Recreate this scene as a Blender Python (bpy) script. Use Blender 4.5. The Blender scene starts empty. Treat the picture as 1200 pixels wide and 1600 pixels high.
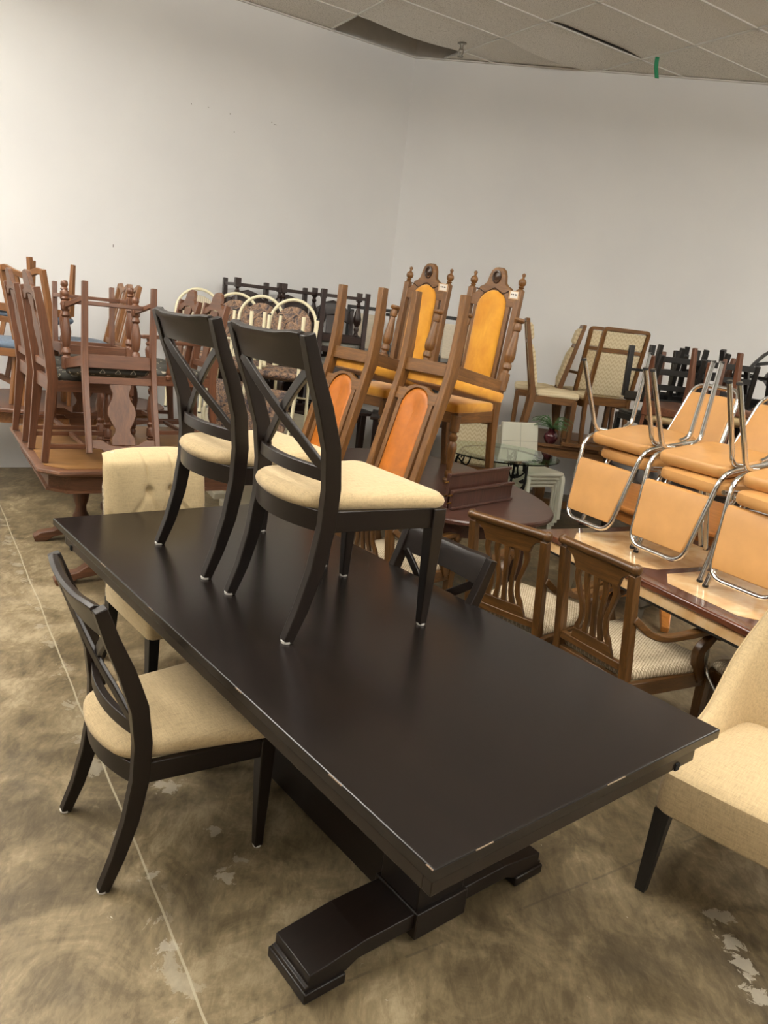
import bpy, bmesh, math, random
from mathutils import Vector, Matrix
PI=math.pi; R=math.radians; rnd=random.Random(7)
C=bpy.context.scene.collection
sin,cos=math.sin,math.cos
# ------------------------------------------------------------------ materials
def lin(c):
    return tuple((v/255/12.92 if v/255<=.04045 else ((v/255+.055)/1.055)**2.4) for v in c)+(1,)
MATS={}
class NT:
    def __init__(s,name,rough=.5,metal=0,spec=.5,coat=0,bump=None):
        m=bpy.data.materials.new(name); m.use_nodes=True; s.m=m; s.t=m.node_tree; s.N=s.t.nodes
        s.b=s.N['Principled BSDF']; s.b.inputs['Roughness'].default_value=rough; s.b.inputs['Metallic'].default_value=metal
        s.b.inputs['Specular IOR Level'].default_value=spec; s.b.inputs['Coat Weight'].default_value=coat
        s.b.inputs['Coat Roughness'].default_value=.15
        s.tc=None
    def link(s,a,b): s.t.links.new(a,b)
    def coord(s,scale=(1,1,1),rot=(0,0,0),loc=(0,0,0)):
        if not s.tc: s.tc=s.N.new('ShaderNodeTexCoord')
        mp=s.N.new('ShaderNodeMapping'); mp.inputs['Scale'].default_value=scale; mp.inputs['Rotation'].default_value=rot; mp.inputs['Location'].default_value=loc
        s.link(s.tc.outputs['Object'],mp.inputs['Vector']); return mp.outputs['Vector']
    def noise(s,v,scale=5,detail=4,rough=.5,dist=0):
        n=s.N.new('ShaderNodeTexNoise'); n.inputs['Scale'].default_value=scale; n.inputs['Detail'].default_value=detail
        n.inputs['Roughness'].default_value=rough; n.inputs['Distortion'].default_value=dist
        s.link(v,n.inputs['Vector']); return n.outputs['Fac']
    def ramp(s,f,stops,interp='LINEAR'):
        r=s.N.new('ShaderNodeValToRGB'); e=r.color_ramp.elements; r.color_ramp.interpolation=interp
        while len(e)<len(stops): e.new(.5)
        for i,(p,c) in enumerate(stops):
            e[i].position=p; e[i].color=c if len(c)==4 else lin(c)
        s.link(f,r.inputs['Fac']); return r.outputs['Color']
    def math(s,op,a,b=0,c=None,clamp=False):
        n=s.N.new('ShaderNodeMath'); n.operation=op; n.use_clamp=clamp
        for i,x in enumerate((a,b,c)):
            if x is None: continue
            if hasattr(x,'is_output'): s.link(x,n.inputs[i])
            else: n.inputs[i].default_value=x
        return n.outputs[0]
    def mix(s,f,a,b,mode='MIX'):
        n=s.N.new('ShaderNodeMix'); n.data_type='RGBA'; n.blend_type=mode
        for i,x in ((0,f),(6,a),(7,b)):
            if hasattr(x,'is_output'): s.link(x,n.inputs[i])
            elif i==0: n.inputs[0].default_value=x
            else: n.inputs[i].default_value=x if len(x)==4 else lin(x)
        return n.outputs[2]
    def sep(s,v):
        n=s.N.new('ShaderNodeSeparateXYZ'); s.link(v,n.inputs[0]); return n.outputs
    def color(s,c):
        if hasattr(c,'is_output'): s.link(c,s.b.inputs['Base Color'])
        else: s.b.inputs['Base Color'].default_value=lin(c)
    def rough(s,f): s.link(f,s.b.inputs['Roughness'])
    def bump(s,f,strength=.2,dist=.002):
        n=s.N.new('ShaderNodeBump'); n.inputs['Strength'].default_value=strength; n.inputs['Distance'].default_value=dist
        s.link(f,n.inputs['Height']); s.link(n.outputs[0],s.b.inputs['Normal'])
AX={'x':(1.2,14,14),'y':(14,1.2,14),'z':(14,14,1.2)}
def wood(name,c1,c2,axis='z',rough=.35,scale=3.,coat=0,spec=.5,c3=None):
    k=name+'_'+axis
    if k in MATS: return MATS[k]
    n=NT(k,rough,0,spec,coat)
    f=n.noise(n.coord(AX[axis]),scale,5,.6,.8)
    g=n.noise(n.coord(tuple(4*a for a in AX[axis])),scale*1.5,3,.6)
    f=n.math('ADD',n.math('MULTIPLY',f,.7),n.math('MULTIPLY',g,.3))
    n.color(n.ramp(f,[(.3,c1),(.5,c3 or tuple((a+b)/2 for a,b in zip(c1,c2))),(.68,c2)]))
    n.bump(g,.06,.001)
    MATS[k]=n.m; return n.m
def plain(name,c,rough=.5,metal=0,spec=.5,coat=0,var=.0,nscale=8):
    if name in MATS: return MATS[name]
    n=NT(name,rough,metal,spec,coat)
    if var:
        f=n.noise(n.coord(),nscale,4,.6)
        n.color(n.ramp(f,[(.3,tuple(v*(1-var) for v in c)),(.7,tuple(min(255,v*(1+var)) for v in c))]))
    else: n.color(c)
    MATS[name]=n.m; return n.m
def linen(name,c,var=.1,s=1.):
    if name in MATS: return MATS[name]
    n=NT(name,.9,0,.2)
    a=n.noise(n.coord((330*s,26*s,80*s)),1,3,.6); b=n.noise(n.coord((26*s,330*s,200*s)),1,3,.6)
    f=n.math('ADD',n.math('MULTIPLY',a,.5),n.math('MULTIPLY',b,.5))
    n.color(n.ramp(f,[(.34,tuple(v*(1-var) for v in c)),(.5,c),(.66,tuple(min(255,v*(1+var*.6)) for v in c))]))
    n.bump(f,.35,.0015); n.b.inputs['Sheen Weight'].default_value=.15
    MATS[name]=n.m; return n.m
def velvet(name,c1,c2):
    if name in MATS: return MATS[name]
    n=NT(name,.6,0,.3); f=n.noise(n.coord((1,1,.5)),9,5,.6,.5)
    n.color(n.ramp(f,[(.3,c1),(.7,c2)])); n.b.inputs['Sheen Weight'].default_value=.4
    n.bump(n.noise(n.coord(),400,2),.15,.001)
    MATS[name]=n.m; return n.m
def DW(a='z'): return wood('black_stain',(20,14,10),(31,22,17),a,.35,2.,0,.4)
def WAL(a='z'): return wood('walnut',(70,43,27),(114,75,49),a,.48)
def GOK(a='z'): return wood('golden_oak',(80,51,23),(136,93,47),a,.4,4.)
def HON(a='z'): return wood('honey_oak',(100,64,34),(148,100,58),a,.4,3.5)
def BRK(a='z'): return wood('antique_brown',(56,36,15),(110,74,35),a,.35,3.)
def ESP(a='z'): return wood('espresso_stain',(30,19,15),(54,35,28),a,.35,3.)
def BLK(a='z'): return wood('black_paint',(22,21,20),(38,36,34),a,.4,3.)
def LAM(a='x'): return wood('rosewood_laminate',(50,29,23),(84,54,43),a,.3,4.)
def RED(a='z'): return wood('red_brown',(76,46,30),(114,73,48),a,.4,3.)
LINEN=linen('oatmeal_linen',(188,166,128),.11)
LINEN2=linen('beige_linen',(188,168,130),.08)
CHROME=plain('chrome',(212,212,210),.12,1.)
STEEL=plain('brushed_steel',(150,146,138),.35,1.)
WHITEP=plain('white_felt',(225,222,215),.9)
BRASS=plain('brass_nail',(150,110,50),.35,1.)
# ------------------------------------------------------------------ mesh kit
class MB:
    def __init__(s): s.v=[]; s.f=[]
    def add(s,V,F):
        o=len(s.v); s.v+=[tuple(v) for v in V]; s.f+=[tuple(i+o for i in f) for f in F]; return s
    def loft(s,loops,cap=(True,True),closed=True):
        n=len(loops[0]); V=[p for l in loops for p in l]; F=[]
        for i in range(len(loops)-1):
            for j in range(n if closed else n-1):
                k=(j+1)%n; F.append((i*n+j,i*n+k,(i+1)*n+k,(i+1)*n+j))
        if cap[0]: F.append(tuple(range(n-1,-1,-1)))
        if cap[1]: F.append(tuple((len(loops)-1)*n+j for j in range(n)))
        return s.add(V,F)
    def box(s,c,d,rz=0):
        x,y,z=[v/2 for v in d]; V=[]
        for a,b,e in ((-1,-1,-1),(1,-1,-1),(1,1,-1),(-1,1,-1),(-1,-1,1),(1,-1,1),(1,1,1),(-1,1,1)):
            px,py=a*x,b*y
            V.append((c[0]+px*cos(rz)-py*sin(rz),c[1]+px*sin(rz)+py*cos(rz),c[2]+e*z))
        return s.add(V,[(3,2,1,0),(4,5,6,7),(0,1,5,4),(1,2,6,5),(2,3,7,6),(3,0,4,7)])
    def sweep(s,pts,w,d,hint=(1,0,0),n=0,closed=False):
        """w along the hint side, d across; w,d numbers or lists; n>0 elliptic section"""
        P=[Vector(p) for p in pts]; h=Vector(hint).normalized(); L=[]; m=len(P)
        for i,p in enumerate(P):
            if closed: t=(P[(i+1)%m]-P[i-1])
            else: t=(P[min(i+1,m-1)]-P[max(i-1,0)])
            t.normalize(); sd=(h-t*h.dot(t))
            if sd.length<1e-4: sd=t.orthogonal()
            sd.normalize(); nn=t.cross(sd)
            ww=(w[i] if isinstance(w,(list,tuple)) else w)/2; dd=(d[i] if isinstance(d,(list,tuple)) else d)/2
            if n: L.append([p+sd*ww*cos(2*PI*k/n)+nn*dd*sin(2*PI*k/n) for k in range(n)])
            else: L.append([p-sd*ww-nn*dd,p+sd*ww-nn*dd,p+sd*ww+nn*dd,p-sd*ww+nn*dd])
        if closed: L.append(L[0]); return s.loft(L,(False,False))
        return s.loft(L)
    def tube(s,pts,r,n=10,fil=0,seg=5,closed=False):
        return s.sweep(fillet(pts,fil,seg,closed) if fil else pts,2*r,2*r,(.13,.27,.95) ,n,closed)
    def lathe(s,p0,p1,prof,n=14):
        a=Vector(p0); b=Vector(p1); ax=(b-a); u=ax.normalized().orthogonal().normalized(); v=ax.normalized().cross(u)
        return s.loft([[a+ax*t+(u*cos(2*PI*k/n)+v*sin(2*PI*k/n))*r for k in range(n)] for t,r in prof])
    def prism(s,poly,fn):
        n=len(poly); V=[fn(u,v,0) for u,v in poly]+[fn(u,v,1) for u,v in poly]
        F=[tuple(range(n-1,-1,-1)),tuple(range(n,2*n))]+[(i,(i+1)%n,n+(i+1)%n,n+i) for i in range(n)]
        return s.add(V,F)
    def grid(s,fn,nu,nv):
        V=[fn(i/nu,j/nv) for j in range(nv+1) for i in range(nu+1)]
        F=[(j*(nu+1)+i,j*(nu+1)+i+1,(j+1)*(nu+1)+i+1,(j+1)*(nu+1)+i) for j in range(nv) for i in range(nu)]
        return s.add(V,F)
def fillet(pts,r,seg=5,closed=False):
    P=[Vector(p) for p in pts]; out=[]; m=len(P)
    for i,p in enumerate(P):
        if not closed and i in (0,m-1): out.append(p); continue
        a=P[i-1]-p; b=P[(i+1)%m]-p; q=min(r,a.length*.49,b.length*.49)
        p0=p+a.normalized()*q; p1=p+b.normalized()*q
        for k in range(seg+1):
            t=k/seg; out.append(p0*(1-t)**2+p*2*t*(1-t)+p1*t*t)
    return out
def spline(pts,seg=6):
    P=[Vector(p) for p in pts]; out=[]
    for i in range(len(P)-1):
        a=P[max(i-1,0)]; b=P[i]; c=P[i+1]; d=P[min(i+2,len(P)-1)]
        for k in range(seg):
            t=k/seg
            out.append(.5*((2*b)+(c-a)*t+(2*a-5*b+4*c-d)*t*t+(3*b-a-3*c+d)*t**3))
    out.append(P[-1]); return out
def lerp_list(vals,n):
    o=[]
    for i in range(n):
        t=i/(n-1)*(len(vals)-1); k=min(int(t),len(vals)-2); o.append(vals[k]*(1-(t-k))+vals[k+1]*(t-k))
    return o
def part(name,mb,mat,parent=None,bev=.003,ang=38,seg=2,weld=False):
    me=bpy.data.meshes.new(name); me.from_pydata([tuple(v) for v in mb.v],[],mb.f)
    bm=bmesh.new(); bm.from_mesh(me)
    if weld: bmesh.ops.remove_doubles(bm,verts=bm.verts,dist=1e-5)
    bmesh.ops.recalc_face_normals(bm,faces=bm.faces); bm.to_mesh(me); bm.free()
    me.shade_smooth(); me.set_sharp_from_angle(angle=R(ang))
    me.materials.append(mat)
    o=bpy.data.objects.new(name,me); C.objects.link(o)
    if parent: o.parent=parent
    if bev:
        b=o.modifiers.new('edge','BEVEL'); b.width=bev; b.segments=seg; b.limit_method='ANGLE'; b.angle_limit=R(ang); b.harden_normals=False
    return o
def tag(o,label=None,cat=None,group=None,kind=None):
    for k,v in (('label',label),('category',cat),('group',group),('kind',kind)):
        if v: o[k]=v
    return o
def thing(name,label,cat,group=None):
    o=bpy.data.objects.new(name,None); C.objects.link(o); o.empty_display_size=.1
    return tag(o,label,cat,group)
def place(o,x,y,z=0,facing=90,inv=False,tilt=0,roll=0,s=1):
    M=Matrix.Translation((x,y,z))@Matrix.Rotation(R(facing-90),4,'Z')
    if inv: M=M@Matrix.Rotation(PI,4,'Y')
    M=M@Matrix.Rotation(R(tilt),4,'X')@Matrix.Rotation(R(roll),4,'Y')@Matrix.Scale(s,4)
    o.matrix_world=M; return o
KIDS={}
def kids(o): return [c for c in bpy.data.objects if c.parent is o]
def dup(root,label,group=None):
    r=root.copy(); C.objects.link(r); r['label']=label
    if group: r['group']=group
    for c in kids(root):
        d=c.copy(); C.objects.link(d); d.parent=r; d.matrix_parent_inverse=c.matrix_parent_inverse.copy()
        for g in kids(c):
            e=g.copy(); C.objects.link(e); e.parent=d
    return r
def outline(wb,wf,y0,y1,r,bow=0,n=5,frontbow=0):
    """rounded trapezoid seat outline, back edge at y0 (width wb), front at y1 (width wf)"""
    pts=[]
    cor=[(-wb/2,y0),(wb/2,y0),(wf/2,y1),(-wf/2,y1)]
    P=fillet([(a,b,0) for a,b in cor],r,n,True)
    out=[]
    for i,p in enumerate(P):
        out.append(p)
    # densify the straight runs and bow the back / front edge
    res=[]
    m=len(out)
    for i in range(m):
        a=out[i]; b=out[(i+1)%m]; res.append(a)
        if (b-a).length>.06:
            for k in range(1,6): res.append(a+(b-a)*k/6)
    o=[]
    for p in res:
        y=p.y; tb=max(0,1-(y-y0)/.05) if y<y0+.05 else 0; tf=max(0,1-(y1-y)/.05) if y>y1-.05 else 0
        q=max(0,1-(2*p.x/max(wb,.01))**2)
        o.append(Vector((p.x,y-bow*q*tb+frontbow*max(0,1-(2*p.x/wf)**2)*tf,0)))
    return o
def cushion(wb,wf,y0,y1,z0,h,crown=.015,r=.04,bow=0,edge=.015,frontbow=0):
    O=outline(wb,wf,y0,y1,r,bow,5,frontbow); c=Vector((0,(y0+y1)/2,0)); mx=max(wf,wb)/2
    def lp(ins,z): return [Vector((c.x+(p.x-c.x)*(1-ins/mx),c.y+(p.y-c.y)*(1-ins/((y1-y0)/2)),z)) for p in O]
    L=[lp(edge*.6,z0),lp(edge*.15,z0+edge*.5),lp(0,z0+h*.45),lp(edge*.2,z0+h-edge*.7),lp(edge*.8,z0+h-edge*.1)]
    def sc(k,z):
        q=1-k; e=edge
        return [Vector((c.x+(p.x-c.x)*(1-e/mx)*q,c.y+(p.y-c.y)*(1-e/((y1-y0)/2))*q,z)) for p in O]
    for k in (.08,.2,.35,.55,.78): L.append(sc(k,z0+h+crown*(1-(1-k)**2.2)))
    L.append(sc(.985,z0+h+crown))
    return MB().loft(L)
def rod(p0,p1,w,d=None,hint=(1,0,0)):
    return MB().sweep([p0,p1],w,d or w,hint)
def taperleg(p0,p1,w0,w1): return MB().sweep([p0,p1],[w0,w1],[w0,w1],(1,0,0))
TURN=[(0,.016),(.02,.024),(.06,.026),(.09,.018),(.11,.026),(.14,.026),(.16,.017),(.2,.02),(.4,.028),(.58,.03),(.7,.026),(.72,.018),(.75,.028),(.79,.029),(.82,.018),(.84,.03),(.85,.03),(1,.03)]
LAMP=30; EXPO=0.0
# ------------------------------------------------------------------ the dark trestle table
def trestle_table():
    t=thing('dining_table','long black-stained trestle dining table carrying two cross-back chairs','table')
    m=MB(); W,L=1.0774,2.4562
    m.loft([[(sx*(W/2-e),sy*(L/2-e),z) for sx,sy in ((-1,-1),(1,-1),(1,1),(-1,1))] for z,e in ((.734,0),(.7585,0),(.7608,.0012),(.762,.0035))])
    part('tabletop',m,wood('black_stain_top',(19,15,13),(27,21,18),'y',.27,2.,0,.4),t,0,20)
    m=MB(); x0,x1,y0,y1=-.538,.42,-1.2275,1.064
    m.box(((x0+x1)/2,y0+.0125,.717),(x1-x0,.025,.034)); m.box(((x0+x1)/2,y1-.0125,.717),(x1-x0,.025,.034))
    m.box((x0+.0125,(y0+y1)/2,.717),(.025,y1-y0-.05,.034)); m.box((x1-.0125,(y0+y1)/2,.717),(.025,y1-y0-.05,.034))
    tt=MATS['black_stain_top_y'].node_tree; nz=tt.nodes.new('ShaderNodeTexNoise'); nz.inputs['Scale'].default_value=1.6; nz.inputs['Detail'].default_value=2
    mr=tt.nodes.new('ShaderNodeMapRange'); mr.inputs['To Min'].default_value=.25; mr.inputs['To Max'].default_value=.28
    tc=tt.nodes.new('ShaderNodeTexCoord'); tt.links.new(tc.outputs['Object'],nz.inputs['Vector']); tt.links.new(nz.outputs['Fac'],mr.inputs['Value']); tt.links.new(mr.outputs[0],tt.nodes['Principled BSDF'].inputs['Roughness'])
    part('apron',m,DW('y'),t,.002)
    sl=MB().box((.335,y0-.001,.708),(.018,.006,.02)).box((x0-.001,.975,.708),(.006,.018,.02))
    part('leaf_slot',sl,plain('slot_black',(4,4,4),.9),t,0)
    for sg in (-1,1):
        yc=sg*.7025
        # foot: side profile in x-z extruded across .183
        pr=[(-.474,.045),(-.462,.047),(-.462,.079),(-.284,.101),(-.1,.101),(.1,.101),(.284,.101),(.462,.079),(.462,.047),(.474,.045),(.474,.03),(.34,.03),(.3,.05),(-.3,.05),(-.34,.03),(-.474,.03)]
        b=.086
        m=MB().prism(pr,lambda u,v,s:(u,yc+(-b if s else b),v))
        ft=part('foot',m,DW('x'),t,.003,4)
        for sx in (-1,1): part('foot_pad',MB().box((sx*.411,yc,.0165),(.134,.19,.033)),DW('x'),ft,.004)
        m=MB().box((0,yc,.063),(.206,.2,.09)); part('plinth',m,DW('x'),t,.004)
        m=MB().box((0,yc,.39),(.19,.17,.59)); part('pedestal',m,DW('z'),t,.004); part('bearer',MB().box((0,yc,.71),(.62,.14,.046)),DW('x'),t,.004)
    part('stretcher',MB().box((0,0,.21),(.12,1.25,.40)),DW('y'),t,.004)
    # worn pale chips along the edge
    for (x,y,l,ax) in ((-W/2,-L/2+.012,.02,'y'),(-W/2,-.9,.05,'y'),(-W/2,-.45,.035,'y'),(-W/2,.15,.03,'y'),(-W/2,.6,.05,'y'),(-.4,-L/2,.05,'x'),(.05,-L/2,.07,'x')):
        part('worn_chip',MB().box((x,y,.7606),(.003 if ax=='y' else l,l if ax=='y' else .003,.0012)),plain('bare_wood_chip',(112,94,76),.8),t,0)
    return t
T=trestle_table(); place(T,-.2048,2.5112,0,90+math.degrees(.6992))
# ------------------------------------------------------------------ cross-back chairs
def xback_chair():
    t=thing('dining_chair','black cross-back dining chair standing on the black table, nearer the camera of two','chair')
    def yb(z):
        K=[(0,0),(.1,.04),(.22,.075),(.36,.098),(.48,.1),(.6,.085),(.72,.045),(.82,.003),(.924,-.034)]
        for (a,b),(c,d) in zip(K,K[1:]):
            if z<=c: k=(z-a)/(c-a); return b+(d-b)*k
        return K[-1][1]
    def xw(z): return .212+.026*max(0,(z-.1))/.82
    def bowy(x,z,amt): return yb(z)-amt*max(0,1-(x/.225)**2)
    Zs=[0,.05,.1,.16,.22,.29,.36,.42,.48,.54,.6,.66,.72,.77,.82,.87,.924]
    for sg in (-1,1):
        m=MB().sweep([(sg*xw(z),yb(z),z) for z in Zs],.034,lerp_list([.033,.044,.052,.054,.052,.045,.036],len(Zs)))
        p=part('back_post',m,DW('z'),t,.003)
        part('felt_pad',MB().lathe((sg*xw(0),0,-.004),(sg*xw(0),0,.004),[(0,.016),(1,.018)],10),WHITEP,p,0)
        m=MB().sweep([(sg*.248,.497,.41),(sg*.248,.497,.3),(sg*.248,.497,0)],[.05,.048,.028],[.05,.048,.028])
        p=part('front_leg',m,DW('z'),t,.003)
        part('felt_pad',MB().lathe((sg*.248,.497,-.004),(sg*.248,.497,.004),[(0,.014),(1,.016)],10),WHITEP,p,0)
        part('side_apron',rod((sg*.222,.11,.378),(sg*.25,.48,.378),.024,.066),DW('y'),t,.002)
    part('front_apron',MB().box((0,.507,.378),(.46,.024,.066)),DW('x'),t,.002)
    xs=[-.21+.42*i/10 for i in range(11)]
    part('rear_apron',MB().sweep([(x,bowy(x,.378,.055)-.005,.378) for x in xs],.066,.024,(0,0,1)),DW('x'),t,.002)
    # top rail with a rolled wavy upper edge
    L=[]
    for i in range(13):
        x=-.222+.444*i/12; a=abs(x)/.222; dip=.009*(1-min(1,max(0,(a-.45)/.35)))
        bow=.022*(1-a*a)
        pr=[(-.013,.822),(.011,.822),(.011,.87),(.014,.905-dip),(.008,.925-dip),(-.008,.93-dip),(-.022,.922-dip),(-.02,.905-dip),(-.013,.89)]
        L.append([(x,yb(z)-bow+dy,z) for dy,z in pr])
    part('top_rail',MB().loft(L),DW('x'),t,.002)
    part('lower_rail',MB().sweep([(x,bowy(x,.52,.038),.52) for x in xs],.042,.024,(0,0,1)),DW('x'),t,.003)
    for sg in (-1,1):
        pts=[]
        for i in range(13):
            k=i/12; x=sg*(-.205+.41*k); z=.535+.29*k
            pts.append((x,bowy(x,z,.028)+(.006 if sg>0 else -.006),z))
        part('cross_slat',MB().sweep(pts,.014,.034,(0,1,0)),DW('x'),t,.003)
    m=cushion(.405,.548,.06,.532,.408,.05,.02,.05,.05,.02)
    part('seat',m,LINEN,t,0)
    return t
XB=xback_chair()
XS=[(XB,None,-.3785,2.3152,0.762+.004,-.9296)]
xb2=dup(XB,'black cross-back dining chair on the far half of the black table, behind the nearer one'); xb3=dup(XB,'black cross-back dining chair standing on the floor at the black table left edge')
xb4=dup(XB,'black cross-back dining chair tucked under the right table edge, only its tilted top rail showing')
for o,x,y,z,yaw in ((XB,-.3785,2.3152,.766,-.9296),(xb2,-.7564,2.7678,.766,-.8707),(xb3,-.8379,2.0692,.004,-.9108),(xb4,.243,2.873,.004,2.258)):
    place(o,x,y,z,90+math.degrees(yaw))
for o in (XB,xb2,xb3,xb4): o['group']='black cross-back dining chairs'
# ------------------------------------------------------------------ tufted chair at the far end
def tufted_chair():
    t=thing('tufted_chair','beige button-tufted linen side chair at the far end of the black table','chair')
    part('seat',cushion(.5,.54,-.25,.27,.335,.13,.012,.035,0,.014),LINEN2,t,0)
    W,z0,z1=.25,.44,1.03
    but=[(sx*.055,z1-.185) for sx in (-1,1)]+[(sx*.17,z1-.33) for sx in (-1,1)]+[(0,z1-.33)]+[(sx*.11,z1-.47) for sx in (-1,1)]+[(0,z1-.58)]
    segs=[]
    for sx in (-1,1):
        segs+=[((sx*.055,z1-.185),(sx*.07,z1+.02)),((sx*.055,z1-.185),(0,z1-.33)),((sx*.055,z1-.185),(sx*.17,z1-.33)),((sx*.17,z1-.33),(sx*.25,z1-.27)),((0,z1-.33),(sx*.11,z1-.47)),((sx*.17,z1-.33),(sx*.11,z1-.47)),((sx*.11,z1-.47),(0,z1-.58)),((sx*.17,z1-.33),(sx*.25,z1-.43))]
    def sd(px,pz,a,b):
        ax,az=a; bx,bz=b; dx,dz=bx-ax,bz-az; k=max(0,min(1,((px-ax)*dx+(pz-az)*dz)/(dx*dx+dz*dz)))
        return math.hypot(px-ax-k*dx,pz-az-k*dz)
    def tilt(z): return -.235-.16*(z-.45)
    def fr(u,v):
        x=(u-.5)*2*W; z=z0+(z1-z0)*v
        e=max(abs(u-.5)*2,0); ed=(1-max(0,(e-.75)/.25)**2.2)*.999; et=1-max(0,(v-.86)/.14)**2.4
        puff=.055*math.sqrt(max(0,min(ed,et)))
        d=min(sd(x,z,a,b) for a,b in segs); puff-=.012*math.exp(-(d/.007)**2)*min(1,max(0,min(ed,et))*2)
        db=min(math.hypot(x-a,z-b) for a,b in but); puff-=.028*math.exp(-(db/.022)**2)
        q=max(0,(v-.85)/.15); zz=z-.022*q*q*abs(2*u-1)**3; x*=1-.08*q*q*abs(2*u-1)
        return (x,tilt(z)+.05+puff-.03-.05*max(0,(v-.9)/.1)**2,zz)
    m=MB().grid(fr,64,64)
    part('tufted_front',m,LINEN2,t,0,80)
    bm_=MB()
    for a,b in but[:5]:
        p=fr(a/(2*W)+.5,(b-z0)/(z1-z0)); bm_.lathe((p[0],p[1]-.004,p[2]),(p[0],p[1]+.008,p[2]),[(0,.012),(.6,.011),(1,.004)],10)
    part('button',bm_,LINEN2,t,0)
    # outside back in a printed toile, wrapping the sides
    n=NT('toile_print',.9,0,.2); a=n.noise(n.coord((1,1,1)),26,5,.65,1.5)
    n.color(n.ramp(a,[(.44,(214,200,172)),(.5,(150,138,120)),(.55,(98,92,86)),(.6,(206,192,164))])); TOILE=n.m
    L=[]
    for k in range(9):
        z=.335+(z1-.335)*k/8; w=W+(-.012 if k<7 else -.03 if k<8 else -.05); yb=tilt(max(z,.45)); f=.028 if k<8 else .0; z-=.012 if k==8 else 0
        L.append([(-w,yb+f,z),(w,yb+f,z),(w,yb-.035,z),(w*.85,yb-.05,z),(-w*.85,yb-.05,z),(-w,yb-.035,z)])
    part('outside_back',MB().loft(L),TOILE,t,.012,60,3)
    for sg in (-1,1):
        part('front_leg',taperleg((sg*.235,.235,.345),(sg*.235,.235,0),.048,.036),BLK('z'),t,.002)
        pts=[(sg*.215,-.24,.345),(sg*.215,-.25,.2),(sg*.22,-.285,.1),(sg*.225,-.33,0)]
        part('rear_leg',MB().sweep(spline(pts,4),lerp_list([.05,.032],13),lerp_list([.05,.032],13)),BLK('z'),t,.002)
    return t
TC=tufted_chair(); place(TC,-.90,3.28,0,-47)
# ------------------------------------------------------------------ upholstered host chair, right
def host_chair():
    t=thing('host_chair','beige linen host chair with sloping wing arms at the right end of the black table','chair')
    part('seat',cushion(.5,.6,-.3,.32,.312,.158,.035,.05,0,.02,.01),LINEN,t,0)
    # U-shaped shell: plan path and height profile
    path=spline([(-.315,.2,0),(-.3,.05,0),(-.285,-.12,0),(-.265,-.25,0),(-.2,-.315,0),(-.1,-.33,0),(0,-.335,0),(.1,-.33,0),(.2,-.315,0),(.265,-.25,0),(.285,-.12,0),(.3,.05,0),(.315,.2,0)],4)
    hs=spline([(0,0,.5),(1,0,.515),(2,0,.57),(3,0,.80),(4,0,1.03),(5,0,1.04),(6,0,1.06),(7,0,1.04),(8,0,1.03),(9,0,.80),(10,0,.57),(11,0,.515),(12,0,.5)],4)
    L=[]
    N=len(path)
    for i,p in enumerate(path):
        tg=(path[min(i+1,N-1)]-path[max(i-1,0)]).normalized(); nin=Vector((-tg.y,tg.x,0))
        if nin.dot(Vector((0,.1,0))-Vector((p.x,p.y,0)))<0: nin=-nin
        h=hs[i].z; th=.065; lean=Vector((0,-.1,0)); back=max(0,min(1,(-.1-p.y)/.2))
        flare=(1-back)*.05*(-nin)
        def q(dn,z): return p+nin*dn+Vector((0,0,z))+lean*max(0,z-.45)*back+flare*max(0,z-.4)/.2
        L.append([q(.0,.30),q(-.004,.4),q(0,h-.05),q(.008,h-.018),q(.03,h),q(.052,h-.012),q(th,h-.05),q(th+.006,.5 if h>.56 else .45),q(th,.36),q(.03,.30)])
    part('back_and_wings',MB().loft(L),LINEN,t,0,70)
    # welt seams
    m=MB(); m.tube([l[3] for l in L],.004,6); part('piping',m,LINEN,t,0)
    m=MB(); m.tube([(-.17,-.29,.86),(0,-.305,.86),(.17,-.29,.86)],.004,6); 
    part('seam',m,LINEN2,t,0)
    for sg in (-1,1):
        part('front_leg',taperleg((sg*.265,.275,.31),(sg*.275,.295,0),.052,.034),BLK('z'),t,.002)
        part('rear_leg',taperleg((sg*.2,-.24,.31),(sg*.21,-.3,0),.05,.034),BLK('z'),t,.002)
    return t
HC=host_chair(); place(HC,1.41,2.23,0,229)
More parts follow.
